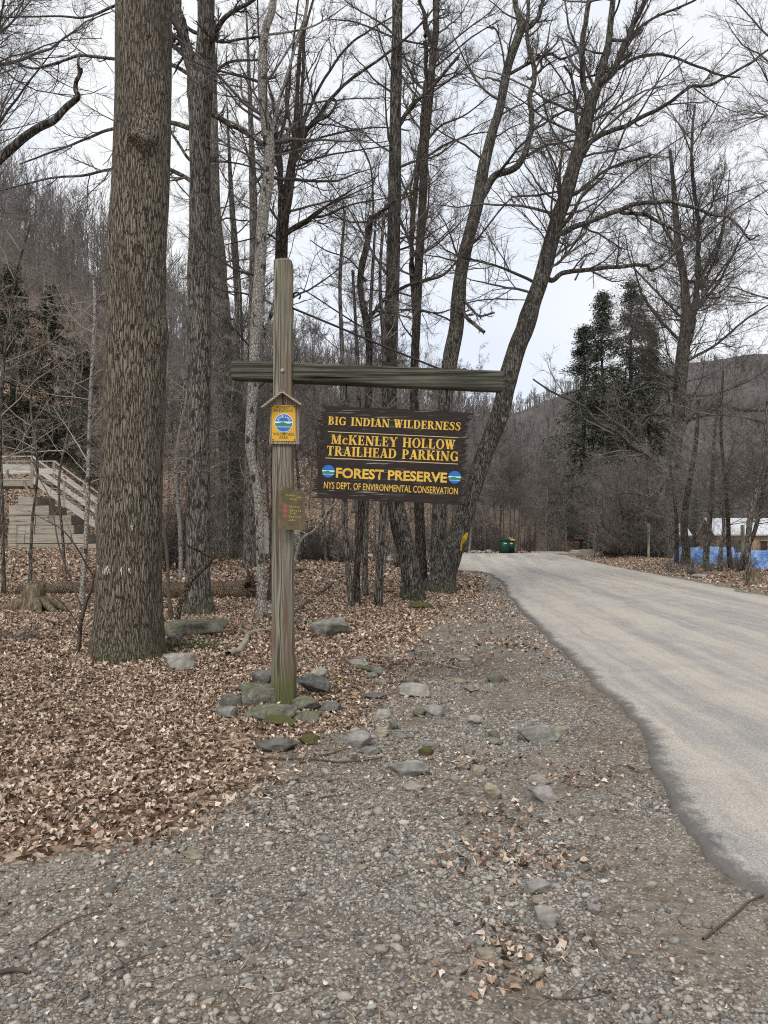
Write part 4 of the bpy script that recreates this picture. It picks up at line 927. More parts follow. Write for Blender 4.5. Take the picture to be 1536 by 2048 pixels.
traced('leaning_tree', 'grey leaning tree with a big side limb, left neighbour of the tree carrying yellow paint', [(878, 1160, 32), (878, 1060, 31), (882, 950, 31), (889, 850, 31), (893, 780, 30), (901, 715, 31), (912, 660, 31), (917, 600, 28), (920, 560, 26), (928, 514, 25), (945, 447, 25), (957, 395, 25), (966, 340, 23), (976, 300, 21), (986, 260, 19), (998, 222, 18), (1008, 170, 18), (1018, 125, 17), (1036, 75, 17), (1042, 54, 17), (1036, 25, 12), (1028, -20, 11)],
       limbs=[([(966, 392), (982, 365), (1002, 345), (1030, 335), (1045, 315), (1060, 275), (1064, 230), (1060, 190), (1070, 160), (1064, 120), (1056, 90), (1055, 30), (1060, -30)], 16, 7, -.8), ([(1042, 60), (1062, 52), (1078, 30), (1086, 0), (1092, -40)], 11, 7, .4), ([(1062, 158), (1082, 140), (1083, 118), (1100, 100), (1115, 85)], 6, 3, -.2),
              ([(1024, 146), (1055, 128), (1085, 113), (1105, 109), (1120, 118), (1140, 112), (1165, 100)], 7, 4, .5), ([(1055, 312), (1090, 292), (1140, 283), (1200, 268)], 6, 3, .9), ([(1064, 262), (1100, 240), (1130, 222), (1165, 215)], 5, 3, .9), ([(1068, 222), (1110, 195), (1150, 182)], 5, 2.5, .6),
              ([(1010, 140), (1005, 100), (992, 60), (975, 55)], 4, 3, -.6), ([(924, 596), (945, 620), (960, 632), (990, 625)], 6, 4, -.5), ([(918, 610), (938, 638), (968, 664)], 8, 7, -.6)],
       Y=20, bark_='bark_grey', auto=16, az=6.5, aL=(1.6, 3.4), seed=11, cnt=(8, 6, 5), extend=True, bumps=[])
lt = traced('leaning_tree', 'big rough leaning tree marked with yellow paint, nearest the road edge', [(880, 1184, 62), (889, 1150, 48), (902, 1110, 44), (916, 1070, 39), (930, 1030, 36), (944, 985, 34), (958, 940, 34), (972, 900, 34), (988, 860, 36), (1002, 820, 37), (1012, 775, 37), (1024, 725, 37), (1040, 680, 36), (1052, 648, 36), (1064, 610, 33), (1078, 570, 32), (1090, 530, 31), (1103, 480, 31), (1118, 430, 29), (1130, 395, 29), (1141, 355, 28), (1152, 320, 27), (1160, 290, 26), (1170, 250, 25), (1180, 215, 24), (1187, 190, 24), (1196, 170, 17), (1208, 125, 15), (1218, 80, 13), (1226, 0, 11)],
       limbs=[([(1180, 215), (1168, 170), (1163, 120), (1168, 70), (1178, 0), (1180, -40)], 12, 9, .5), ([(1202, 168), (1232, 135), (1246, 100), (1262, 60), (1282, 20), (1298, -30)], 16, 9, -.6),
              ([(1166, 300), (1190, 278), (1220, 262), (1252, 252), (1280, 236), (1320, 216), (1352, 196), (1382, 173), (1412, 172), (1445, 158), (1500, 125), (1545, 92)], 11, 4, .9),
              ([(1126, 468), (1150, 452), (1200, 436), (1245, 418), (1275, 408), (1310, 406), (1345, 404), (1390, 416), (1430, 430), (1456, 434), (1480, 455), (1500, 478), (1518, 470)], 12, 3, -.8), ([(1240, 424), (1290, 430), (1330, 450), (1370, 472), (1403, 484)], 8, 4, -.9), ([(1403, 484), (1430, 455), (1470, 420), (1536, 380)], 4, 2, -.9),
              ([(1106, 560), (1130, 545), (1170, 540), (1220, 534), (1270, 531), (1295, 531), (1303, 540), (1330, 525), (1372, 484)], 11, 4, .9), ([(1150, 388), (1180, 365), (1210, 342), (1250, 325), (1302, 310)], 7, 5, .4), ([(1122, 455), (1150, 420), (1165, 390), (1200, 360), (1225, 320), (1245, 270), (1262, 235)], 8, 3, -.5),
              ([(1114, 528), (1140, 500), (1160, 470), (1180, 430), (1260, 350), (1340, 290), (1420, 240)], 5, 2, .6), ([(1160, 290), (1152, 240), (1150, 190), (1140, 150), (1128, 130)], 8, 4, -.5), ([(1230, 140), (1275, 115), (1330, 110), (1400, 135), (1440, 150), (1480, 155)], 8, 3, .9),
              ([(1190, 185), (1170, 130), (1140, 60), (1130, 0)], 6, 3, .6), ([(1250, 80), (1300, 40), (1380, 5), (1420, -20)], 7, 3, -.4), ([(1180, 240), (1130, 170), (1095, 120), (1060, 105)], 5, 2, .9), ([(1130, 380), (1080, 390), (1030, 393), (1022, 400)], 5, 3, -.4),
              ([(1150, 560), (1160, 540), (1172, 515)], 4, 2, .1)],
       bark_='bark_shaggy', auto=26, az=7.5, aL=(1.8, 4.0), seed=12, cnt=(9, 7, 5), flare=.28, sides=30, rows=150, lump=.08, bumps=[(P(1062, 625, 18.9), .22, .07), (P(1000, 840, 18.9), .2, .03)], top=17, twL=1.15)
Yl = lt.location.y
obj('paint_blaze', trunk_mesh([P(922, 1090, Yl-.395), P(928, 1078, Yl-.40), P(934, 1066, Yl-.38)], [.02, .062, .04], 14, 12, 0, lump=.25, freq=6), 'tree_paint', lt)
obj('branch_scar', join(ringmesh(P(1008, 839, Yl-.46), .045, .016, ux, uz), tube1([P(1008, 839, Yl-.44), P(1008, 839, Yl-.47)], .016, 10)), 'bark_pale', lt)
traced('gnarled_tree', 'thin gnarled dark stem above the cross beam with a broken crooked top', [(716, 1236, 14), (714, 1150, 12), (722, 1050, 12), (730, 900, 13), (738, 780, 14), (738, 732, 14), (738, 680, 14), (730, 631, 14), (724, 600, 12), (720, 570, 12), (724, 530, 13), (734, 490, 12), (740, 445, 11), (742, 432, 9)],
       limbs=[([(736, 636), (752, 622), (768, 600), (790, 585), (812, 572), (835, 566), (855, 560), (885, 550), (925, 510), (965, 465), (1000, 420), (1020, 398)], 9, 3, .6), ([(742, 440), (760, 425), (775, 415), (790, 402)], 9, 5, -.3), ([(738, 640), (780, 622), (830, 620), (880, 625), (960, 600), (1060, 600)], 5, 2, .8), ([(730, 560), (700, 520), (650, 500), (620, 480)], 4, 2, .4),
              ([(742, 470), (746, 400), (740, 330), (715, 280), (690, 255)], 5, 2, -.3), ([(736, 660), (700, 640), (640, 600), (600, 575)], 4, 2, -.5)],
       Y=15.5, bark_='bark_dark', auto=10, az=4.4, aL=(.8, 1.8), extend=False, seed=13, sides=14, flare=.15, rows=70)
stems = [('slim lichen spotted stem, leftmost of the cluster under the name board', [(705, 1236, 14), (700, 1180, 12), (694, 1120, 12), (690, 1050, 12), (689, 980, 12), (686, 860, 11), (684, 700, 9), (680, 560, 7), (690, 420, 5)], 15.0),
         ('slim stem crossing behind the leftmost spotted one under the name board', [(708, 1232, 12), (712, 1150, 11), (715, 1050, 10), (716, 980, 10), (718, 850, 9), (714, 700, 7), (705, 540, 5)], 15.6),
         ('straight thin grey stem in the middle of the cluster under the name board', [(731, 1212, 13), (730, 1120, 12), (732, 1020, 11), (735, 900, 11), (736, 760, 9), (742, 600, 7), (750, 460, 5)], 17.0),
         ('thickest rough stem, rightmost of the cluster under the name board', [(756, 1234, 18), (759, 1150, 15), (764, 1060, 14), (768, 980, 13), (770, 850, 12), (768, 700, 9), (760, 560, 7), (768, 430, 5)], 15.2)]
for q, (lb, tk, yy) in enumerate(stems):
    traced('sapling', lb, tk, Y=yy, bark_='bark_grey' if q != 3 else 'bark_shaggy', auto=14, az=2.2, aL=(.7, 1.7), extend=False, seed=20+q, sides=12, flare=.25, rows=60, cnt=(5, 4, 3), tw='twig_grey', group='stems under the name board', lump=.1)
traced('sapling', 'pale mottled sapling against the left edge of the huge trunk', [(163, 1218, 12), (166, 1160, 10), (170, 1110, 10), (173, 1050, 9), (176, 980, 9), (178, 900, 8), (181, 800, 8), (186, 700, 7), (190, 600, 6), (180, 480, 5)], bark_='bark_pale', auto=16, az=2.0, aL=(.7, 1.8), extend=False, seed=30, sides=12, tw='twig_pale', cnt=(5, 4, 3), rows=50, flare=.2)
traced('sapling', 'thin crooked brown sapling leaning on the foot of the huge trunk', [(152, 1326, 10), (158, 1285, 8), (162, 1245, 7), (172, 1205, 7), (182, 1180, 6), (190, 1140, 4)],
       limbs=[([(160, 1262), (145, 1232), (128, 1210), (105, 1190), (70, 1160)], 3.5, 1.2, -.4), ([(186, 1152), (168, 1120), (150, 1090), (125, 1060), (90, 1040), (55, 1020)], 4, 1.2, -.5), ([(166, 1225), (150, 1180), (120, 1100), (100, 1000), (75, 950), (62, 905)], 4, 1.5, .3), ([(160, 1240), (172, 1255), (184, 1262)], 3, 1, -.3)],
       bark_='stick', auto=0, extend=False, seed=31, sides=10, tw='twig_grey', cnt=(5, 3, 2), rows=30, flare=.2, Y=9.1)
traced('sapling', 'thin brown pole stem close against the right edge of the huge trunk', [(343, 1240, 9), (337, 1180, 7), (334, 1110, 7), (328, 1060, 7), (320, 1010, 6), (324, 900, 5), (335, 760, 4)], bark_='stick', auto=8, az=2.2, aL=(.5, 1.2), extend=False, seed=32, sides=10, tw='twig_grey', cnt=(4, 3, 2), rows=30)
traced('dead_branch', 'dark curved dead branch propped upright on the mossy slab rock', [(354, 1244, 11), (358, 1215, 12), (368, 1190, 12), (380, 1163, 11), (398, 1145, 11), (416, 1128, 10), (427, 1113, 8), (433, 1102, 5)],
       limbs=[([(424, 1116), (410, 1108), (395, 1100), (384, 1096), (372, 1088)], 6, 4, -.2)], Y=10.9, bark_='rotten_wood', auto=0, extend=False, seed=33, sides=12, stub=True, cat='branch', flare=0, rows=30)
for q, (lb, a) in enumerate((('long bare beech sapling spreading pale twigs at the left picture edge', [(8, 1130, 8), (4, 1000, 7), (0, 860, 7), (10, 700, 6), (30, 560, 5), (60, 450, 4)]), ('pale twiggy beech sapling in front of the footbridge railing', [(60, 1150, 7), (64, 1050, 6), (75, 930, 5), (62, 800, 5), (90, 680, 4), (120, 560, 3)]),
                       ('pale twiggy beech sapling between the footbridge and the huge trunk', [(132, 1172, 6), (126, 1080, 6), (118, 960, 5), (140, 840, 5), (150, 700, 4), (140, 590, 3)]))):
    traced('sapling', lb, a, Y=(17, 19, 22)[q], bark_='bark_grey', auto=(13, 8, 9)[q], az=3.0, aL=(1.2, 2.8), extend=False, seed=40+q, sides=8, tw='twig_pale', cnt=(6, 5, 3), rows=40, aang=(.9, 1.4), group='beech saplings before the footbridge')
traced('sapling', 'pale forked sapling between the huge trunk and the grey forking tree', [(362, 1160, 8), (360, 1060, 8), (352, 960, 7), (356, 880, 6), (372, 800, 5), (378, 740, 4)], Y=21, bark_='bark_pale', auto=12, az=2.2, aL=(.8, 2), extend=False, seed=45, sides=8, tw='twig_pale', cnt=(5, 4, 3), rows=40)
traced('sapling', 'pale bent pole rising from the leaves left of the name board', [(582, 1130, 6), (600, 1085, 6), (630, 1060, 6), (660, 1020, 5), (684, 985, 5), (692, 940, 4)], Y=20, bark_='bark_pale', auto=4, az=1, aL=(.5, 1.2), extend=False, seed=46, sides=8, tw='twig_pale', cnt=(4, 3, 2), rows=30)
# tree out of frame on the left whose broken limb reaches in
traced('mossy_limb_tree', 'tree just off the left side whose thick broken limb reaches into view', [(-190, 1330, 70), (-185, 1100, 60), (-175, 800, 55), (-160, 560, 50), (-150, 400, 46), (-140, 150, 40), (-130, -100, 34)],
       limbs=[([(-150, 430), (-60, 380), (0, 318), (40, 280), (75, 258), (105, 242), (130, 220), (152, 200), (156, 192), (150, 178), (152, 160), (158, 148), (157, 125), (160, 106)], 22, 4, .2), ([(152, 165), (163, 145), (164, 136)], 7, 5, 0)], Y=9.0, bark_='bark_shaggy', auto=0, extend=True, stub=True, seed=50, top=14)
traced('edge_tree', 'tree off the right side sending fine drooping branches into the top right corner', [(1640, 1170, 34), (1650, 1000, 30), (1640, 800, 28), (1630, 600, 26), (1625, 400, 24), (1615, 200, 20), (1600, 0, 16)], Y=23, bark_='bark_grey', auto=34, az=7, aL=(2.5, 5.5), seed=70, twL=1.1, aang=(.8, 1.4))
traced('edge_tree', 'tree off the left side sending fine bare branches into the top left corner', [(-130, 1200, 30), (-125, 900, 26), (-110, 600, 24), (-100, 300, 22), (-90, 0, 18)], Y=15.5, bark_='bark_grey', auto=30, az=7.5, aL=(2.5, 4.8), seed=71, twL=1.1)
# double stemmed beech by the yard
traced('big_beech', 'big double stemmed bare tree with arching low limbs beyond the right side of the road', [(1338, 1108, 30), (1342, 1040, 27), (1346, 960, 27), (1352, 880, 26), (1358, 800, 25), (1364, 720, 26), (1372, 660, 24), (1372, 620, 18), (1368, 560, 15), (1358, 500, 14), (1352, 440, 12), (1348, 380, 9), (1340, 300, 6)],
       limbs=[([(1372, 690), (1386, 640), (1392, 590), (1396, 520), (1396, 440), (1386, 360), (1384, 280), (1390, 210)], 18, 4, -.5), ([(1340, 925), (1318, 924), (1290, 905), (1262, 890), (1238, 866), (1200, 848), (1170, 815), (1140, 800), (1098, 780), (1066, 758)], 11, 3, -1.5), ([(1352, 812), (1340, 806), (1322, 812), (1300, 832), (1260, 826), (1225, 808), (1190, 793)], 8, 2, -1.5),
              ([(1356, 770), (1330, 776), (1300, 774), (1262, 785), (1230, 800)], 7, 3, -1.0), ([(1362, 870), (1368, 850), (1386, 828), (1410, 815), (1450, 812), (1490, 820), (1536, 822)], 11, 5, -1.2), ([(1355, 850), (1420, 830), (1500, 838), (1540, 850)], 5, 3, .8), ([(1366, 790), (1420, 790), (1480, 770), (1536, 740)], 6, 2, 1.6),
              ([(1376, 640), (1410, 600), (1440, 560), (1470, 500), (1500, 440)], 8, 3, -1), ([(1376, 720), (1430, 690), (1490, 640), (1536, 610)], 7, 3, 1.5), ([(1368, 690), (1320, 640), (1290, 600), (1275, 560), (1262, 500)], 7, 2, -1.5), ([(1362, 760), (1310, 740), (1270, 700), (1235, 690)], 6, 2, 1.0),
              ([(1368, 640), (1310, 580), (1265, 530), (1250, 470)], 6, 2, 1.5), ([(1348, 960), (1300, 990), (1250, 985), (1215, 995)], 5, 2, -1.0), ([(1395, 560), (1430, 500), (1450, 430), (1460, 340)], 6, 2, 1.5), ([(1355, 500), (1320, 440), (1305, 380), (1300, 320)], 6, 2, 1.0), ([(1345, 930), (1310, 985), (1290, 1000)], 7, 4, -.8)],
       Y=41, bark_='bark_shaggy', auto=60, az=9, aL=(3, 6.5), seed=51, cnt=(9, 7, 5), extend=False, sides=20, rmin=.007, aang=(.4, .8), twL=1.5, tw='twig')
for q, (lb, a, yy) in enumerate((('dark slender roadside tree at the right picture edge before the pale shed', [(1500, 1165, 12), (1496, 1100, 11), (1500, 1040, 11), (1512, 980, 10), (1528, 900, 8), (1536, 800, 6)], None), ('dark crooked roadside stem crossing the pale shed roof', [(1464, 1150, 10), (1458, 1100, 9), (1456, 1040, 8), (1450, 960, 7), (1442, 860, 6), (1446, 740, 4)], 27), 
                        ('leaning dark roadside stem in front of the shed wall', [(1476, 1152, 10), (1492, 1105, 9), (1510, 1060, 8), (1522, 1010, 7), (1536, 930, 5)], 25), ('thick grey roadside trunk at the left end of the blue tarpaulin', [(1410, 1150, 14), (1412, 1110, 12), (1418, 1050, 11), (1424, 980, 9), (1428, 880, 7), (1440, 780, 4)], 28),
                        ('dark mossy pair trunk left of the blue tarpaulin', [(1370, 1140, 20), (1372, 1100, 16), (1368, 1050, 14), (1376, 980, 12), (1390, 900, 9), (1398, 800, 6)], 31), ('short thin tree standing before the little hut', [(1352, 1135, 9), (1354, 1080, 8), (1350, 1010, 7), (1340, 930, 5)], 33),
                        ('slim pale roadside stem behind the thick pale post', [(1440, 1148, 9), (1442, 1100, 8), (1448, 1050, 7), (1440, 980, 6), (1470, 880, 4)], 26))):
    traced('roadside_tree', lb, a, Y=yy, bark_='bark_dark' if q % 3 else 'bark_grey', auto=22, az=1.8, aL=(1.0, 2.8), extend=False, seed=60+q, sides=10, tw=('twig', 'twig_grey')[q % 2], cnt=(6, 5, 3), rows=40, rmin=.004, group='saplings along the right verge')
# roots of the paired trunks left of the road
print('traced', round(time.time()-T0, 1))
# ------------------------------------------------------------------ forest trees: templates, then copies with their parts
def forest_tpl(seed, Ht, kind):
    rng = np.random.default_rng(seed); K = 12
    lean = rng.normal(0, .04, 2); z = np.linspace(0, Ht, K+1)
    tp = np.stack([lean[0]*z+np.cumsum(rng.normal(0, .07, K+1)), lean[1]*z+np.cumsum(rng.normal(0, .07, K+1)), z], -1); tp[0, :2] = 0
    r0 = Ht*.0070*rng.uniform(.7, 1.3); tr = r0*(1-.9*(z/Ht)**.9); tr[0] *= 1.25
    trunks = [tubes(tp[None], tr[None], 8)]; par = []
    if kind == 'fork':
        d = np.array([[rng.normal(0, .35), rng.normal(0, .35), 1.]]); a, b = grow(tp[4:5], d/np.linalg.norm(d), np.array([Ht*.6]), np.array([tr[4]*.7]), 10, .06, .08, rng, .15)
        trunks.append(tubes(a, b, 7)); par.append((a[0], b[0], Ht*.33))
    low = {'bushy': .12, 'fork': .35, 'tall': .4, 'slim': .25}[kind]; nb = {'bushy': 30, 'fork': 22, 'tall': 26, 'slim': 18}[kind]
    t = rng.uniform(low, .97, nb); f = t*K; i_ = f.astype(int); pos = tp[i_]+(tp[np.minimum(i_+1, K)]-tp[i_])*(f-i_)[:, None]
    az_ = rng.uniform(0, 2*np.pi, nb); up = {'bushy': .6, 'fork': 1.1, 'tall': 1.3, 'slim': 1.1}[kind]*rng.uniform(.5, 1.3, nb)
    d = np.stack([np.cos(az_), np.sin(az_), up], -1); d /= np.linalg.norm(d, axis=1, keepdims=True)
    L = Ht*{'bushy': .27, 'fork': .26, 'tall': .24, 'slim': .2}[kind]*(1.25-.8*t)*rng.uniform(.6, 1.2, nb)
    rb = np.maximum(np.interp(f, np.arange(K+1), tr)*.42, .012)
    a, b = grow(pos, d, L, rb, 7, .11, .05, rng, .25); crown = [tubes(a, b, 4)]
    for q in range(nb): par.append((a[q], b[q], L[q]))
    crown += twigs_from(par, rng, (8, 6, 4), (.55, .5, .55), rmin=.0085, up=.06, t0=.12)
    tm = np_mesh('trunk', *merge(trunks)); cm = np_mesh('crown', *merge(crown)); return tm, cm
kinds = ['tall', 'fork', 'slim', 'bushy', 'tall', 'slim', 'fork', 'tall', 'bushy', 'slim']
TPL = [forest_tpl(100+q, 18.0, kd) for q, kd in enumerate(kinds)]
for q, (a, b) in enumerate(TPL):
    a.materials.append(MAT['bark_far_pale' if q in (2, 5) else 'bark_far']); b.materials.append(MAT[('twig', 'twig_grey', 'twig_grey', 'twig', 'twig_red')[q % 5]])
print('templates', round(time.time()-T0, 1))
protos = {}
def put_tree(q, x, y, Ht, rz, label, group, wide=1.0):
    z = GZ(x, y); s_ = Ht/18.0; name = {'tall': 'forest_tree', 'fork': 'forked_tree', 'slim': 'slender_tree', 'bushy': 'spreading_tree'}[kinds[q]]
    if q not in protos:
        r = empty(name, (x, y, z-.1), label, 'tree', group)
        t = bpy.data.objects.new('trunk', TPL[q][0]); link(t, r); c = bpy.data.objects.new('crown', TPL[q][1]); link(c, r); protos[q] = r
    else:
        src = protos[q]; r = src.copy(); C.objects.link(r); r['label'] = label; r['group'] = group
        for ch in list(src.children): c = ch.copy(); c.parent = r; C.objects.link(c)
        r.location = (x, y, z-.1)
    r.rotation_euler = (0, 0, rz); r.scale = (s_*wide, s_*wide, s_); return r
REG = [(-60, 'out past the footbridge'), (25, 'on the slope at the left edge'), (75, 'on the slope over the footbridge deck'), (130, 'on the slope over the footbridge stairs'), (200, 'on the slope just left of the huge trunk'), (340, 'hidden by the huge trunk'), (372, 'in the gap right of the huge trunk'), (425, 'hidden by the grey forking tree'), (500, 'between the forking tree and the pale spotted trunk'), (545, 'just left of the signpost'), (600, 'hidden by the signpost'), (650, 'in the gap between signpost and name board'), (695, 'in line with the word BIG'), (740, 'in line with the first half of INDIAN'), (780, 'in line with the end of INDIAN'), (820, 'in line with the start of WILDERNESS'), (862, 'in line with the middle of WILDERNESS'), (905, 'in line with the right disc of the board'), (950, 'at the foot of the leaning trees'), (990, 'over the rubble heap'), (1012, 'right behind the green bins'), (1040, 'just right of the green bins'), (1075, 'halfway from the bins to the mailbox'), (1110, 'where the gravel drive starts'), (1145, 'over the gravel drive'), (1180, 'behind the mailbox'), (1230, 'behind the left hemlock thicket'), (1290, 'behind the slim green post'), (1350, 'left of the big double stemmed tree'), (1410, 'behind the big double stemmed tree'), (1480, 'over the pale shed roof'), (9999, 'at the right edge behind the shed')]
def region(px, y): return next(t_ for lim, t_ in REG if px < lim)
lab_n = {}
def tree_label(q, px, y, Ht):
    look = {'tall': 'straight bare tree', 'fork': 'forked bare tree', 'slim': 'slender pale bare tree', 'bushy': 'spreading low branched bare tree'}[kinds[q]]
    dist = 'nearest' if y < 38 else 'close' if y < 52 else 'middle distance' if y < 72 else 'distant'
    return f'{dist} {look} {region(px, y)}'
placed = []
def ok(x, y, dmin):
    if road_l(min(y, 28))-1.0 < x < road_r(min(y, 50))+1.2 and y < 52: return False
    if 29 < y < 59 and -10 < x < 13.5: return False
    if y > 50 and abs(x-np.interp(y, [50, 62, 75, 95], [12.3, 13.3, 15.3, 18])) < 2.2 and y < 66: return False
    if 33 < y < 41 and x < -11: return False                # footbridge
    if x > road_r(min(y, 50))+1 and 25 < y < 56 and x > 17.5: return False    # yard
    return all((x-a)**2+(y-b_)**2 > dmin*dmin for a, b_ in placed)
rg = random.Random(21); cand = []
zones = [ # n, px range, Y range, height range, kinds, dmin
    (13, (330, 800), (26, 33), (7, 12), (2, 5, 9, 2), 1.2), (18, (-60, 560), (43, 62), (9, 14), (0, 1, 2, 4, 5, 7), 1.9), (24, (-80, 600), (62, 95), (8, 12), (0, 1, 2, 3, 4, 5, 6, 7), 2.6),
    (24, (420, 960), (60, 80), (9, 17), (0, 1, 2, 4, 5, 6, 7, 9), 1.7), (18, (450, 1000), (80, 115), (10, 15), (0, 1, 4, 6, 7, 8), 2.6), (40, (900, 1110), (59.5, 76), (6, 9.5), (0, 2, 4, 5, 7, 9), 1.0),
    (18, (960, 1180), (76, 105), (6, 9), (0, 1, 4, 6, 3), 2.0), (24, (1165, 1330), (56, 80), (6, 9.5), (3, 8, 1, 6, 5), 1.6), (18, (1300, 1600), (58, 95), (5, 8), (3, 8, 1, 6, 0), 2.4), (10, (-120, 320), (95, 130), (9, 13), (0, 1, 4, 6, 3), 4),
    (4, (200, 330), (27, 33), (8, 12), (2, 5, 9), 2.0), (34, (1060, 1200), (64, 100), (5, 9), (3, 8, 1, 6, 5), 1.2)]
for n_, pr, yr, hr, kd, dm in zones:
    c = 0; tries = 0
    while c < n_ and tries < 900:
        tries += 1; y = rg.uniform(*yr); px = rg.uniform(*pr); x = (px-768)/F*y
        if not ok(x, y, dm): continue
        placed.append((x, y)); q = rg.choice(kd); Ht = rg.uniform(*hr)
        put_tree(q, x, y, Ht, rg.uniform(0, 6.28), tree_label(q, px, y, Ht), 'bare trees '+region(px, y), rg.uniform(.9, 1.3)); c += 1
print('forest', len(placed), round(time.time()-T0, 1))
# tall fine poplars on the skyline left of the hemlocks
for q, (px, y, Ht) in enumerate(((1100, 118, 20), (1148, 122, 17), (975, 120, 17))):
    x = (px-768)/F*y; put_tree(2, x, y, Ht, q, ('tall thin tree alone on the skyline right of the leaning painted tree', 'second thin skyline tree just left of the dark hemlocks', 'thin skyline tree seen above the right end of the name board')[q], 'thin trees on the skyline', .8)

# ------------------------------------------------------------------ brush: multi-stem shrubs
def shrub_tpl(seed, Ht, n_, spread, cnt=(7, 5), rm=.005, r0=.018):
    rng = np.random.default_rng(seed); p0 = np.concatenate([rng.normal(0, .22, (n_, 2)), np.zeros((n_, 1))], 1)
    d = np.concatenate([rng.normal(0, spread, (n_, 2)), np.ones((n_, 1))], 1); d /= np.linalg.norm(d, axis=1, keepdims=True)
    L = Ht*rng.uniform(.55, 1.1, n_); a, b = grow(p0, d, L, np.full(n_, r0)*rng.uniform(.6, 1.3, n_), 8, .1, .03, rng, .3)
    st = tubes(a, b, 4); tw = twigs_from([(a[q], b[q], L[q]*.7) for q in range(n_)], rng, cnt, (.45, .5, .5), rmin=rm, t0=.1)
    return np_mesh('stems', *st), np_mesh('twigs', *merge(tw))
STP = [shrub_tpl(300, 3.2, 16, .35, (11, 7)), shrub_tpl(301, 2.6, 22, .3, (10, 7)), shrub_tpl(302, 4.2, 14, .25, (11, 8)), shrub_tpl(303, 2.0, 20, .5, (9, 6))]
for q, (a, b) in enumerate(STP):
    a.materials.append(MAT['bark_dark']); b.materials.append(MAT[('twig', 'twig_grey', 'twig_red', 'twig_grey')[q]])
sp = {}
def put_shrub(q, x, y, s_, label, group, mat=None):
    z = GZ(x, y)-.05
    if q not in sp:
        r = empty('shrub', (x, y, z), label, 'shrub', group); link(bpy.data.objects.new('stems', STP[q][0]), r); link(bpy.data.objects.new('twigs', STP[q][1]), r); sp[q] = r
    else:
        r = sp[q].copy(); C.objects.link(r); r['label'] = label; r['group'] = group; r.location = (x, y, z)
        for ch in list(sp[q].children): c = ch.copy(); c.parent = r; C.objects.link(c)
    r.rotation_euler = (0, 0, rg.uniform(0, 6.28)); r.scale = (s_*rg.uniform(.9, 1.3), s_*rg.uniform(.9, 1.3), s_)
def srow(n_, pr, yr, sr, kd, lab, group):
    for _ in range(n_):
        for t_ in range(60):
            y = rg.uniform(*yr); px = rg.uniform(*pr); x = (px-768)/F*y
            if x > road_r(min(y, 50))+.9 or x < road_l(min(y, 28))-1.5 or y > 59.5:
                if (29 < y < 59 and -10 < x < 13.0): continue
                if 50 < y < 64 and abs(x-np.interp(y, [50, 62, 75, 95], [12.3, 13.3, 15.3, 18])) < 1.8: continue
                if y < 41 and y > 33 and x < -10: continue
                break
        else: continue
        put_shrub(rg.choice(kd), x, y, rg.uniform(*sr), lab(px, y), group)
srow(26, (1205, 1335), (40, 54), (.8, 1.35), (0, 1, 2), lambda px, y: ('tall dense thicket shrub just right of the mailbox' if px < 1235 else 'tall dense thicket shrub by the slim green post' if px < 1300 else 'dense thicket shrub before the little hut')+(', front row' if y < 47 else ', back row'), 'thicket beyond the right verge')
srow(12, (1300, 1540), (36, 60), (.5, .9), (0, 1, 3), lambda px, y: ('low grey brush beside the little hut' if px < 1400 else 'low grey brush around the shed')+(', nearer' if y < 45 else ', farther'), 'brush around the yard')
srow(10, (1250, 1500), (25, 34), (.22, .4), (3,), lambda px, y: 'small wiry bush on the leafy right verge'+(', left part' if px < 1370 else ', tarpaulin part'), 'small bushes on the right verge')
srow(24, (850, 1140), (59.6, 66), (.5, .95), (0, 1, 2), lambda px, y: ('brush at the wood edge left of the green bins' if px < 1000 else 'brush at the wood edge right of the green bins')+(', front' if y < 62.5 else ', behind'), 'brush at the wood edge')
srow(16, (560, 840), (27, 33), (.35, .7), (0, 1, 3), lambda px, y: ('wispy understorey shrub seen under the name board' if px > 650 else 'wispy understorey shrub left of the name board')+(', near' if y < 30 else ', far'), 'understorey brush')
srow(8, (230, 440), (23, 32), (.5, .9), (0, 3, 2), lambda px, y: ('bare understorey shrub before the footbridge' if px < 200 else 'bare understorey shrub near the grey forking tree')+(', near' if y < 28 else ', far'), 'understorey brush')
srow(2, (-20, 60), (9.2, 10.5), (.11, .15), (3,), lambda px, y: 'knee high tangle of fine twigs in the leaves at the left edge'+(', near' if y < 9 else ', far'), 'twiggy tufts')
srow(12, (380, 780), (43, 58), (.8, 1.3), (0, 1, 2), lambda px, y: ('tall brush deep behind the signpost' if px < 620 else 'tall brush deep behind the name board')+(', near' if y < 50 else ', far'), 'understorey brush')

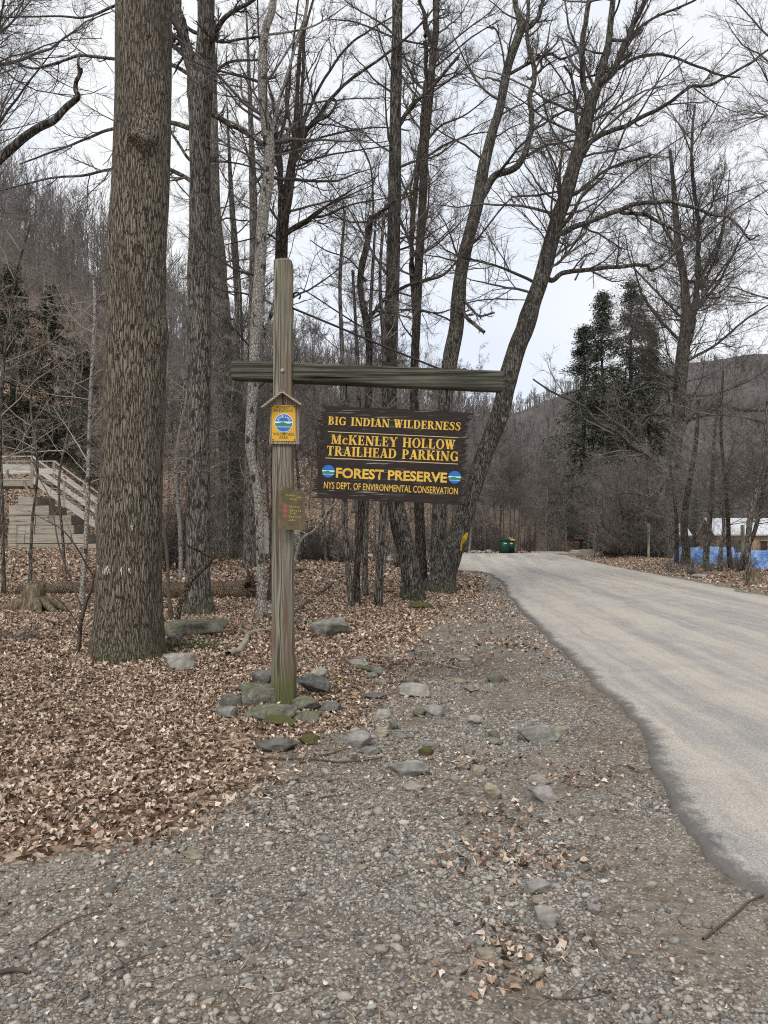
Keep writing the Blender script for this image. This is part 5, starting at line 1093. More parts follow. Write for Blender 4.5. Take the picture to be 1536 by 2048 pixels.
# ------------------------------------------------------------------ hemlocks
k = N('needles', .75, .2); MAT['needles'] = k.out(k.ramp(k.geo('Random Per Island'), [(0, (0.045, 0.06, 0.04)), (.6, (0.09, 0.112, 0.075)), (1, (0.18, 0.195, 0.135))]))
def hemlock_tpl(seed, Ht=20.0, R_=4.6):
    rng = np.random.default_rng(seed); z = np.linspace(0, Ht, 12); tp = np.stack([rng.normal(0, .05, 12), rng.normal(0, .05, 12), z], -1)
    tm = np_mesh('trunk', *tubes(tp[None], (.26*(1-.95*z/Ht))[None], 8)); nb = 200
    t = rng.uniform(.08, .995, nb); az_ = rng.uniform(0, 2*np.pi, nb); d = np.stack([np.cos(az_), np.sin(az_), rng.uniform(-.25, .3, nb)], -1)
    L = R_*(1-t)**.9*rng.uniform(.35, 1.15, nb)+.25; p0 = np.stack([np.zeros(nb), np.zeros(nb), t*Ht], -1)
    a, b = grow(p0, d, L, np.full(nb, .03), 8, .08, -.05, rng, .3)
    pos, dd, Lc, r = spawn(a, b, L, 8, .1, 1, .4, 1.1, .42, .5, rng, .008); a2, b2 = grow(pos, dd, Lc, r, 4, .12, -.05, rng)
    # sprays of small leaf-size blades along side branches
    V, Fc = [], []; P_ = np.concatenate([a2.reshape(-1, 3), a[:, 2:].reshape(-1, 3)]); D_ = np.concatenate([np.repeat(dd, 5, 0), np.repeat(d, 7, 0)])
    m = 2; idx = np.repeat(np.arange(len(P_)), m); n_ = len(idx); c = P_[idx]+rng.normal(0, .16, (n_, 3)); c[:, 2] -= np.abs(rng.normal(0, .06, n_))
    u = D_[idx]+rng.normal(0, .5, (n_, 3)); u[:, 2] -= .15; u /= np.linalg.norm(u, axis=1, keepdims=True); w = np.cross(u, rng.normal(0, .3, (n_, 3))+np.array([0, 0, 1])); w /= np.linalg.norm(w, axis=1, keepdims=True)
    ln_ = rng.uniform(.12, .30, n_)[:, None]; wd = ln_*.15
    V = np.stack([c-u*ln_*.5, c+w*wd, c+u*ln_*.5, c-w*wd], 1).reshape(-1, 3); Fq = np.arange(n_*4).reshape(-1, 4)
    cm = np_mesh('crown', V, Fq, smooth=False); bmh = np_mesh('branches', *merge([tubes(a, b, 4), tubes(a2, b2, 3)])); return tm, cm, bmh
HT = [hemlock_tpl(5), hemlock_tpl(6)]
for a, b, c in HT: a.materials.append(MAT['bark_dark']); b.materials.append(MAT['needles']); c.materials.append(MAT['bark_dark'])
hp = {}
def put_hem(q, px, y, Ht, wide, label, group='dark hemlocks'):
    x = (px-768)/F*y; z = GZ(x, y)-.2
    if q not in hp:
        r = empty('hemlock', (x, y, z), label, 'evergreen tree', group)
        for nm, me in zip(('trunk', 'crown', 'branches'), HT[q]): link(bpy.data.objects.new(nm, me), r)
        hp[q] = r
    else:
        r = hp[q].copy(); C.objects.link(r); r['label'] = label; r['group'] = group; r.location = (x, y, z)
        for ch in list(hp[q].children): c = ch.copy(); c.parent = r; C.objects.link(c)
    r.rotation_euler = (0, 0, rg.uniform(0, 6)); r.scale = (Ht/20*wide, Ht/20*wide, Ht/20)
def hem_at(q, px, pyt, y, wide, label):
    x = (px-768)/F*y; put_hem(q, px, y, CH+(HY-pyt)/F*y-GZ(x, y)+.2, wide, label)
hem_at(0, 1262, 560, 84, 1.35, 'tallest dark hemlock, rising above the ridge right of the leaning trees')
hem_at(1, 1205, 585, 80, 1.25, 'dark hemlock just left of the tallest one, with a thin pointed top')
hem_at(1, 1168, 650, 86, 1.5, 'lower left shoulder hemlock of the dark ridge clump')
hem_at(0, 1300, 640, 88, 1.3, 'lower right shoulder hemlock of the dark ridge clump')
hem_at(0, 25, 530, 47, 1.7, 'tall dark hemlock on the slope at the left edge above the footbridge')
hem_at(1, 105, 570, 48, 1.7, 'dark hemlock on the slope left of the huge trunk')
hem_at(1, 165, 690, 50, 1.8, 'smaller hemlock half hidden by the left side of the huge trunk')
hem_at(0, -60, 560, 50, 1.7, 'hemlock off the left edge above the footbridge')
hem_at(0, 60, 800, 47, 1.5, 'low young hemlock right behind the footbridge railing')
hem_at(1, 175, 800, 46, 1.6, 'low young hemlock behind the footbridge stairs')
hem_at(1, 345, 800, 60, 1.2, 'low dark hemlock glimpsed between the huge trunk and the forking tree')
put_hem(0, 1425, 62, 5.5, 1.1, 'small rusty green evergreen behind the little hut'); put_hem(1, 1390, 60, 6, 1.0, 'small evergreen left of the pale shed roof')

# ------------------------------------------------------------------ far wood on the hills: one mass
def far_wood(n_, seed):
    rng = np.random.default_rng(seed); u = rng.uniform(-.6, .62, n_); y = 100+rng.uniform(0, 1, n_)**1.3*340; x = u*y
    keep = ~((y < 125) & (np.abs(u) < .5) & (rng.random(n_) < .3)); x, y = x[keep], y[keep]; n_ = len(x)
    z = H(x, y)-.2; Ht = rng.uniform(7, 13, n_)*np.where(u[keep] < -.25, 1.3, np.where(u[keep] < .1, 1, .6)); p0 = np.stack([x, y, z], -1); d = np.concatenate([rng.normal(0, .04, (n_, 2)), np.ones((n_, 1))], 1)
    far_ = np.hypot(x, y); k_ = .016+.00016*far_
    a, b = grow(p0, d, Ht, k_*3.2, 4, .04, .02, rng, .2); out = [tubes(a, b, 3)]
    pos, dd, Lc, r = spawn(a, b, Ht, 9, .25, .95, .3, .8, .36, .6, rng, .02); Lc = np.minimum(Lc, 5); rr = np.repeat(k_, 9)*1.1
    a2, b2 = grow(pos, dd, Lc, rr, 2, .1, .1, rng, .4); out.append(tubes(a2, b2, 3))
    pos, dd, Lc, r = spawn(a2, b2, Lc, 4, .2, .95, .3, .8, .5, .7, rng, .02); a3, b3 = grow(pos, dd, Lc, np.repeat(rr, 4)*.75, 2, .1, .1, rng, .5); out.append(tubes(a3, b3, 3))
    return merge(out)
V, Fq = far_wood(4400, 77)
k = N('far_wood_mat', .95, .1); MAT['far_wood'] = k.out(k.ramp(k.geo('Random Per Island'), [(0, (0.09, 0.082, 0.078)), (1, (0.26, 0.236, 0.22))]))
tag(obj('hillside_wood', np_mesh('wood', V, Fq), 'far_wood'), 'bare grey brown wood covering the far hillsides', kind='stuff')
print('far wood', len(V), round(time.time()-T0, 1))
# ------------------------------------------------------------------ rocks
def rockmat(name, a, b, moss=0.0, lich=.2):
    k = N(name, .85, .25); n1 = k.noise(7, 6, rough=.65); c = k.ramp(n1, [(.34, tuple(x_*.75 for x_ in a)), (.66, tuple(x_*1.1 for x_ in b))])
    c = k.mix(k.math('MULTIPLY', k.ramp(k.noise(26, 5, rough=.75), [(.55, 0.0), (.62, 1.0)]), lich), c, (.42, .42, .37))
    c = k.mix(k.ramp(k.noise(1.0, 4, k.co((9, 9, 50))), [(.3, .3), (.5, 0.0)]), c, tuple(x_*.5 for x_ in a))
    if moss:
        g_ = k.n('ShaderNodeSeparateXYZ'); k.l(k.geo('Normal'), g_.inputs[0])
        c = k.mix(k.math('MULTIPLY', k.ramp(k.math('ADD', k.math('MULTIPLY', k.noise(9, 5), 1.0), k.math('MULTIPLY', g_.outputs[2], .15)), [(.5, 0.0), (.6, 1.0)]), moss), c, (.075, .08, .02))
    MAT[name] = k.out(c, k.bump(k.math('ADD', n1, k.math('MULTIPLY', k.noise(60, 4), .4)), .6, .02))
rockmat('rock_grey', (.14, .135, .118), (.29, .28, .245)); rockmat('rock_green', (.10, .098, .075), (.24, .228, .18), .4, .4); rockmat('rock_pale', (.22, .205, .175), (.42, .395, .345))
rockmat('rock_dark', (.085, .083, .074), (.185, .178, .155)); rockmat('rock_tan', (.2, .17, .125), (.38, .33, .25)); rockmat('rock_moss', (.07, .06, .03), (.13, .11, .05), .9, .05); rockmat('rock_pink', (.2, .182, .168), (.36, .33, .305))
g1 = 'stones around the foot of the post'
def rock(px, pb, w, h, mt, label, seed, flat_=None, depth=None, rz=None, ang=.35, name='rock', group=None, tiltx=0.0, lift=0.0, Yd=0.0, sub_=4):
    """px centre column, pb bottom row, w/h in photo pixels"""
    g_ = hit(px, pb-h*.12); y = g_.y+Yd; s_ = y/F; W = w*s_/2; Hh = h*s_*.66 if flat_ is None else flat_; k1 = 1.22 if group == g1 else 1.0; W *= k1; Hh *= k1*1.05; D = depth or W*.75
    r_ = random.Random(seed); bm = bmesh.new(); bmesh.ops.create_icosphere(bm, subdivisions=sub_, radius=1)
    pl = [(Vector((r_.gauss(0, 1), r_.gauss(0, 1), r_.gauss(0, .8))).normalized(), r_.uniform(.5, .88)) for _ in range(13)]+[(Vector((.1*r_.gauss(0, 1), -.15, 1)).normalized(), .55)]
    for v in bm.verts:
        c = v.co.copy()
        for n_, d_ in pl:
            e = c.dot(n_)-d_
            if e > 0: c -= n_*e*(.62+ang)
        c *= 1+.16*mn.noise(c*1.7+Vector((seed*3.1, 0, 0)))+.06*mn.noise(c*4.5+Vector((0, seed, 0)))+.025*mn.noise(c*11); c.z += .03*math.sin(c.z*14+c.x*2)
        v.co = c
    M = Matrix.Translation((g_.x, y+D*.55, GZ(g_.x, y)+Hh*.5+lift)) @ Matrix.Rotation(rz if rz is not None else r_.uniform(-.35, .35), 4, 'Z') @ Matrix.Rotation(tiltx, 4, 'Y') @ Matrix.Diagonal((W*1.2, D, Hh, 1))
    bmesh.ops.transform(bm, matrix=M, verts=bm.verts)
    me = bm_mesh(bm); o = obj(name, me, mt, smooth=True)
    # keep its own origin at its base
    c0 = Vector((g_.x, y, GZ(g_.x, y))); me.transform(Matrix.Translation(-c0)); o.location = c0
    return tag(o, label, 'rock', group)
RK = [(517, 1421, 56, 46, 'rock_green', 'biggest mossy rounded rock left of the post foot', g1, {}), (523, 1381, 40, 27, 'rock_dark', 'dark rock behind the biggest mossy one left of the post', g1, dict(Yd=.15)),
 (545, 1444, 78, 28, 'rock_green', 'long smooth flat stone lying in front of the post foot', g1, dict(Yd=-.02)), (623, 1404, 60, 24, 'rock_dark', 'tilted slab on top of the stones right of the post', g1, dict(tiltx=.2, lift=.07, Yd=.1)),
 (611, 1424, 54, 23, 'rock_green', 'rounded dark stone under the tilted slab right of the post', g1, {}), (608, 1382, 34, 20, 'rock_dark', 'squat stone at the back right of the post', g1, dict(Yd=.2)), (634, 1375, 36, 13, 'rock_pale', 'pale narrow stone topmost behind the right side of the post', g1, dict(lift=.07, Yd=.2)),
 (636, 1389, 34, 15, 'rock_green', 'low stone beneath the pale narrow one', g1, dict(Yd=.2)), (462, 1421, 38, 32, 'rock_dark', 'upright grey green stone at the far left of the ring', g1, {}), (457, 1441, 38, 24, 'rock_grey', 'round grey stone lowest at the left of the ring', g1, dict(Yd=-.02)),
 (617, 1447, 52, 20, 'rock_green', 'half buried dull stone below the rounded dark stone right of the post', g1, dict(Yd=-.03)), (556, 1455, 60, 16, 'rock_moss', 'low mossy stone sunk beneath the long flat one', g1, {}), (660, 1428, 44, 18, 'rock_dark', 'dark flat stone furthest right of the ring', g1, {}), (490, 1396, 44, 18, 'rock_dark', 'low stone sunk in leaves at the upper left of the ring', g1, dict(Yd=.1)),
 (667, 1280, 86, 44, 'rock_grey', 'large smooth grey boulder with a sloping top among the leaves', None, dict(tiltx=-.12)), (383, 1277, 124, 38, 'rock_green', 'broad layered mossy slab beside the foot of the huge trunk', None, dict(depth=.35, flat_=.17)), (338, 1270, 50, 20, 'rock_dark', 'dark slab end between the mossy slab and the huge trunk', None, {}),
 (351, 1347, 62, 42, 'rock_pale', 'pale cracked rock poking out of the leaves below the mossy slab', None, {}), (348, 1290, 30, 20, 'rock_dark', 'small dark rock in front of the mossy slab', None, {}), (848, 1223, 44, 20, 'rock_moss', 'dark green mossy rock at the foot of the curved furrowed trunk', None, {}),
 (599, 1147, 24, 12, 'rock_moss', 'dark mossy rock low in the leaves just right of the post', None, {}), (553, 1508, 74, 30, 'rock_dark', 'slate blue flat rock at the leaf edge below the post', None, {}), (617, 1494, 46, 24, 'rock_moss', 'mossy brown lump right of the slate blue flat rock', None, {})]
gs = 'loose stones on the gravel verge'
RK2 = [(714, 1502, 54, 36, 'rock_pink', 'flat pinkish slab sunk in the gravel'), (745, 1511, 36, 18, 'rock_grey', 'grey cobble right beside the flat pinkish slab'), (762, 1476, 36, 20, 'rock_tan', 'brownish rounded stone above the flat pinkish slab'), (789, 1463, 22, 20, 'rock_dark', 'dark pointed stone next to the brownish rounded one'),
 (763, 1441, 36, 22, 'rock_pale', 'pale blocky stone in the middle of the verge'), (817, 1559, 76, 28, 'rock_grey', 'wide grey flat topped boulder in the gravel'), (825, 1583, 52, 16, 'rock_pale', 'pale flush stone just below the wide flat topped boulder'), (869, 1438, 40, 26, 'rock_pink', 'triangular dark pink stone on the verge'), (838, 1437, 32, 18, 'rock_green', 'low greenish stone touching the triangular one'),
 (830, 1400, 66, 30, 'rock_pale', 'long slanted pale stone on the verge'), (820, 1374, 40, 17, 'rock_dark', 'dark stone above the long slanted one'), (747, 1399, 50, 12, 'rock_dark', 'thin dark ledge stone left of the long slanted one'), (850, 1386, 30, 13, 'rock_grey', 'small grey slab right of the dark stone'),
 (988, 1368, 36, 24, 'rock_green', 'squarish olive stone alone near the road shoulder'), (1082, 1489, 76, 34, 'rock_grey', 'large smooth grey rock nearest the road shoulder'), (1044, 1486, 20, 18, 'rock_dark', 'dark stone against the left end of the large smooth rock'), (1123, 1473, 32, 20, 'rock_tan', 'tan stone right of the large smooth rock'), (950, 1452, 34, 21, 'rock_pale', 'pale rounded stone left of the large smooth rock'),
 (989, 1479, 24, 16, 'rock_green', 'small tilted stone stacked on a flat one'), (986, 1493, 34, 15, 'rock_grey', 'flat stone below the small tilted one'), (984, 1605, 34, 36, 'rock_tan', 'tan egg shaped upright stone in the leaf scraps'), (959, 1556, 42, 24, 'rock_tan', 'long tan stone slanting above the egg shaped one'), (1088, 1611, 60, 36, 'rock_pink', 'angular mauve slab at the ditch'),
 (1082, 1573, 42, 20, 'rock_pale', 'buried pale slab above the angular mauve one'), (1013, 1633, 26, 15, 'rock_grey', 'small grey block below the egg shaped stone'), (967, 1632, 22, 14, 'rock_pale', 'small pale stone left of the small grey block'), (851, 1515, 28, 22, 'rock_moss', 'dark brown mossy cobble above the wide boulder'), (709, 1522, 17, 14, 'rock_dark', 'small dark round pebble by the long twig'),
 (1074, 1798, 56, 34, 'rock_pink', 'large pale angular rock low on the gravel'), (1081, 1811, 34, 17, 'rock_tan', 'smaller tan rock tucked under the large angular one'), (1089, 1866, 46, 52, 'rock_pink', 'big round flat mauve stone in the foreground gravel'), (969, 1919, 46, 20, 'rock_tan', 'oblong yellowish cobble in the foreground gravel'), (960, 1900, 26, 16, 'rock_grey', 'grey cobble touching the oblong yellowish one'),
 (1076, 1970, 28, 36, 'rock_tan', 'knobbly beige stone near the bottom'), (1063, 1934, 20, 18, 'rock_grey', 'small grey cube like stone above the knobbly beige one'), (384, 1719, 48, 16, 'rock_tan', 'yellowish flat stone at the leaf edge on the left'), (216, 1790, 32, 16, 'rock_dark', 'slate stone among the pebbles on the left'), (317, 1901, 26, 14, 'rock_dark', 'smooth blue grey cobble in the left foreground'),
 (294, 1898, 20, 11, 'rock_grey', 'small cobble touching the blue grey one'), (288, 1886, 20, 14, 'rock_tan', 'brownish cobble above the touching pair'), (816, 1813, 20, 17, 'rock_pale', 'pale cobble in the middle foreground'), (722, 1746, 24, 14, 'rock_tan', 'yellowish chip left of the middle foreground'), (1155, 1730, 28, 18, 'rock_grey', 'grey stone at the foot of the ditch'), (1168, 1746, 30, 12, 'rock_dark', 'thin dark flake below the ditch stone'),
 (1370, 1857, 26, 18, 'rock_grey', 'greyish cobble on the right near the long twig'), (1192, 1828, 26, 16, 'rock_pink', 'reddish stone between the round mauve stone and the road'), (573, 1597, 22, 12, 'rock_dark', 'small slate pebble below the long twig'), (525, 1596, 34, 14, 'rock_dark', 'flat dark stone half covered at the leaf edge'), (710, 1334, 38, 13, 'rock_pale', 'pale flat stone topmost in the little rock pile'),
 (723, 1346, 40, 14, 'rock_green', 'flat stone in the middle of the little rock pile'), (754, 1351, 32, 16, 'rock_grey', 'rounded stone at the right of the little rock pile'), (743, 1362, 28, 16, 'rock_grey', 'stone at the bottom of the little rock pile'), (765, 1372, 24, 12, 'rock_tan', 'tan flake below the little rock pile'), (770, 1320, 42, 12, 'rock_tan', 'orange flat stone above the little rock pile'), (725, 1325, 34, 10, 'rock_grey', 'thin slab behind the little rock pile'),
 (918, 1322, 44, 10, 'rock_tan', 'flat tan slab on the upper verge'), (940, 1385, 34, 12, 'rock_grey', 'curved grey slab left of the olive stone'), (915, 1368, 36, 11, 'rock_tan', 'thin tan slab left of the curved grey one'), (800, 1480, 30, 12, 'rock_grey', 'low stone beside the dark pointed one'), (860, 1500, 42, 10, 'rock_grey', 'narrow buried stone above the wide boulder'), (1000, 1530, 24, 12, 'rock_pale', 'pale chip above the long tan stone'), (775, 1495, 16, 11, 'rock_pale', 'white chip near the flat pinkish slab')]
for q, (px, pb, w, h, mt, lb, gr, kw) in enumerate(RK): rock(px, pb, w, h, mt, lb, q+1, group=gr, **kw)
for q, (px, pb, w, h, mt, lb) in enumerate(RK2): rock(px, pb, w, h*1.0, mt, lb, q+50, group=gs)
# white rubble by the wood edge beyond the bend
rg = random.Random(31)
for q in range(13):
    px = 925+q*5.2+rg.uniform(-2, 2); o = rock(px, 1108-abs(q-7)*.4+rg.uniform(-1, 1), rg.uniform(7, 13), rg.uniform(5, 9), rg.choice(['rock_pale', 'rock_pink', 'rock_grey']), 'pale rubble stone in the heap left of the green bins', 200+q, name='rubble_stone', group='rubble heap by the wood edge', sub_=2)
for q, (px, pb, w, h, mt, lb) in enumerate(((1402, 1157, 30, 10, 'rock_pale', 'pale flat stone in the leaves of the right verge'), (1385, 1150, 20, 12, 'rock_dark', 'dark stone left of the pale flat one on the right verge'))): rock(px, pb, w, h, mt, lb, 230+q)

# ------------------------------------------------------------------ sticks and fallen branches
def stick(pp, w, mt, label, name='stick', lift=.008, heights=None, w1=None, group=None, forks=()):
    pts = []
    for j_, (a, b) in enumerate(pp):
        g_ = hit(a, b); g_.z += (heights[j_] if heights else 0)+lift
        if heights and heights[j_] > .05: g_ = P(a, b, pts[0].y) if False else g_
        pts.append(g_)
    Y0 = pts[0].y; c = catmull(pts, max(10, len(pts)*5)); r0 = w/2*Y0/F; rr = np.linspace(r0, r0*(w1 or .45), len(c)); arr = np.array([tuple(v) for v in c]); arr += np.array([tuple(mn.noise_vector(Vector(v)*8)) for v in arr])*r0*.7; arr[:, 2] += r0*.6
    parts = [tubes(arr[None], rr[None], 8)]
    for (i_, ang, L) in forks:
        b0 = arr[int(i_*(len(arr)-1))]; d = np.array([[math.cos(ang), math.sin(ang), .15]]); a_, b_ = grow(b0[None], d, np.array([L]), np.array([r0*.5]), 6, .1, -.02, R, .3); parts.append(tubes(a_, b_, 5))
    V, Fq = merge(parts); me = np_mesh(name, V, Fq); o = obj(name, me, mt); tag(o, label, 'branch' if name != 'stick' else 'stick', group); return o
stick([(130, 1384), (185, 1366), (212, 1359), (240, 1350)], 6, 'stick', 'dark stick lying on the leaves below the huge trunk', forks=((.45, -2.0, .5),))
stick([(5, 1458), (45, 1441), (75, 1427), (115, 1414)], 6, 'stick_pale', 'pale stick on the leaves at the left edge')
stick([(515, 1520), (570, 1522), (640, 1524), (690, 1528), (750, 1524), (764, 1515)], 5, 'stick', 'long thin stick lying across the gravel below the post', forks=((.3, 1.2, .12), (.6, -1.3, .1)))
stick([(640, 1516), (680, 1506), (715, 1495)], 3.5, 'stick', 'short twig just above the long thin stick')
stick([(62, 1896), (110, 1866), (160, 1841), (210, 1829)], 4.5, 'stick', 'dark curved twig on the pebbles in the left foreground'); stick([(226, 1951), (270, 1926), (312, 1911)], 4, 'stick', 'straight twig on the pebbles lower left'); stick([(152, 1878), (190, 1855), (228, 1838)], 2.5, 'stick_pale', 'thin pale twig right of the dark curved one')
stick([(1405, 1884), (1450, 1851), (1495, 1814), (1540, 1792)], 6, 'stick', 'long dark twig crossing the asphalt edge at the right', w1=.7); stick([(1085, 2000), (1130, 2004), (1180, 2003), (1206, 1990), (1218, 1974)], 4, 'stick', 'bent twig at the bottom right of the gravel')
stick([(-10, 1960), (20, 1953), (40, 1951), (60, 1956)], 12, 'stick', 'thick dark stick end at the lower left edge'); stick([(1115, 1940), (1135, 1915), (1150, 1900)], 3, 'stick_pale', 'little pale twig in the right foreground')
stick([(456, 1316), (478, 1306), (490, 1290), (497, 1273), (510, 1266), (530, 1264), (552, 1258)], 15, 'stick_pale', 'thick curved grey branch lying in the leaves left of the post', 'fallen_branch', w1=.5, forks=((.6, .6, .35), (.5, 2.4, .3)))
stick([(576, 1240), (605, 1216), (635, 1192), (666, 1170)], 11, 'rotten_wood', 'dark slanting fallen branch right behind the post', 'fallen_branch', w1=.8, forks=((.15, 1.0, .6),)); stick([(585, 1287), (640, 1271), (692, 1262)], 6, 'stick', 'thin fallen branch running from the post to the grey boulder', 'fallen_branch')
stick([(680, 1299), (705, 1296), (735, 1297)], 4, 'stick', 'short stick near the little rock pile'); stick([(780, 1307), (820, 1304), (860, 1306)], 5, 'stick_pale', 'pale stick above the orange flat stone'); stick([(885, 1332), (905, 1338), (930, 1342)], 6, 'stick_pale', 'bleached stick on the upper verge')
stick([(320, 1238), (380, 1236), (440, 1237), (500, 1238)], 3, 'stick_pale', 'thin pale pole lying behind the mossy slab'); stick([(1090, 1374), (1115, 1367), (1142, 1360)], 3, 'stick_pale', 'straw coloured twig on the road shoulder'); stick([(1255, 1535), (1275, 1548), (1288, 1552)], 4, 'stick', 'dark twig at the broken asphalt edge')
stick([(30, 1345), (90, 1352), (140, 1330), (176, 1300)], 5, 'stick', 'dark branch in the leaves at the foot of the crooked sapling'); stick([(640, 1600), (690, 1592), (702, 1590)], 3, 'stick', 'tiny dark twig in the middle gravel')
# log, root plate, stump
a, b = hit(60, 1205), hit(512, 1205); a = Vector((a.x-1.0, 17.2, GZ(a.x, 17.2)+.08)); b = Vector((P(505, 0, 16.4).x, 16.4, GZ(-2.7, 16.4)+.14))
r = empty('fallen_log', (a+b)/2, 'long decaying fallen log lying behind the trunks, with a jagged root end', 'log')
obj('log', trunk_mesh([a, a.lerp(b, .3)+Vector((0, .1, .03)), a.lerp(b, .65), b], [.13, .16, .19, .24], 22, 90, 0, lump=.13, bury=0, cap=True), 'rotten_wood', r)
bm = bmesh.new(); rg2 = random.Random(8)
for q in range(26):
    an = rg2.uniform(-.3, math.pi+.3); L = rg2.uniform(.25, .62); d = Vector((rg2.uniform(.0, .5), -math.cos(an)*.9, math.sin(an))).normalized(); s0 = b+Vector((-.12, 0, .0))
    V, Fq = tubes(np.array([[tuple(s0), tuple(s0+d*L*.5+Vector((0, 0, .02))), tuple(s0+d*L+Vector((rg2.uniform(-.1, .2), 0, rg2.uniform(-.08, .05))))]]), np.array([[.085, .05, .008]])*rg2.uniform(.6, 1.2), 6)
    bm.from_mesh(np_mesh('r', V, Fq))
obj('root_plate', bm_mesh(bm), 'rotten_wood', r)
sc_ = hit(66, 1222); r = empty('stump', sc_, 'low rotten mossy stump with spreading roots at the left edge', 'stump')
k = N('stump_wood', .95, .1); nn = k.noise(1.0, 6, k.co((22, 22, 2.5)), .7)
c = k.ramp(nn, [(.35, (.04, .028, .018)), (.55, (.19, .15, .105)), (.75, (.40, .335, .25))]); c = k.mix(k.ramp(k.noise(5, 4), [(.6, 0.0), (.68, .6)]), c, (.09, .10, .03)); MAT['stump_wood'] = k.out(c, k.bump(nn, 1.0, .03))
obj('body', trunk_mesh([sc_+Vector((0, .1, 0)), sc_+Vector((-.02, .1, .2)), sc_+Vector((-.05, .1, .42)), sc_+Vector((-.12, .1, .5))], [.2, .2, .19, .1], 34, 40, .55, .12, .25, 3.5, 3, cap=True), 'stump_wood', r)
for (dx, dy, L) in ((-.75, -.15, 1), (-.45, -.35, 1), (.3, -.5, 1), (.85, .05, 1), (.55, -.25, 1), (-.6, .3, 1)):
    e_ = sc_+Vector((dx, dy+.1, 0)); e_.z = GZ(e_.x, e_.y)-.03; m_ = sc_+Vector((dx*.45, dy*.45+.1, .12))
    obj('root', trunk_mesh([sc_+Vector((0, .1, .28)), m_, e_], [.13, .085, .03], 14, 24, 0, lump=.22, freq=5, bury=0), 'stump_wood', r)
st = hit(1512, 1168); r = obj('snag', trunk_mesh([st, st+Vector((0, 0, .2)), st+Vector((-.03, 0, .42))], [.17, .14, .11], 18, 22, .3, .12, .18, 5, 4, cap=True), 'stump_wood'); tag(r, 'short broken snag stump on the right verge by the asphalt', 'stump')
st = hit(1395, 1120); r = obj('snag', trunk_mesh([P(1448, 1155, 27), P(1448, 1140, 27), P(1450, 1124, 27)], [.12, .11, .06], 16, 18, .3, .12, .2, 5, 6, cap=True), 'stump_wood'); tag(r, 'small broken stub standing before the blue tarpaulin', 'stump')
# mossy tuft of grass and fern under the slab
gg = hit(378, 1297); rng = np.random.default_rng(4); n_ = 900
p0 = np.stack([gg.x+rng.normal(0, .23, n_), gg.y+.05+rng.normal(0, .09, n_), np.zeros(n_)], -1); p0[:, 2] = [GZ(a_, b_) for a_, b_ in p0[:, :2]]
d = rng.normal(0, .6, (n_, 3)); d[:, 2] = 1; d /= np.linalg.norm(d, axis=1, keepdims=True); a_, b_ = grow(p0, d, rng.uniform(.04, .12, n_), np.full(n_, .004), 3, .2, -.25, rng, .2)
k = N('grass_mat', .8, .2); MAT['grass_mat'] = k.out(k.ramp(k.geo('Random Per Island'), [(0, (.03, .055, .012)), (1, (.1, .14, .035))])); tag(obj('grass', np_mesh('g', *tubes(a_, b_, 3)), 'grass_mat'), 'green ferny grass in front of the mossy slab', kind='stuff')
for (px, py, w, h) in ((683, 1360, 32, 9), (1, 1, 0, 0)):
    if w:
        g_ = hit(px, py); bm = bmesh.new(); bmesh.ops.create_icosphere(bm, subdivisions=3, radius=1)
        for v in bm.verts: v.co *= 1+.25*mn.noise(v.co*3)
        bmesh.ops.transform(bm, matrix=Matrix.Translation(g_) @ Matrix.Diagonal((w*g_.y/F/2, .07, .022, 1)), verts=bm.verts); k = N('moss_mat', .95); MAT['moss_mat'] = k.out(k.ramp(k.noise(90, 4), [(.3, (.07, .07, .01)), (.7, (.25, .23, .04))]), k.bump(k.noise(140, 3), .8, .01))
        tag(obj('moss_cushion', bm_mesh(bm), 'moss_mat', smooth=True), 'yellow green moss cushion right of the post', kind='stuff')

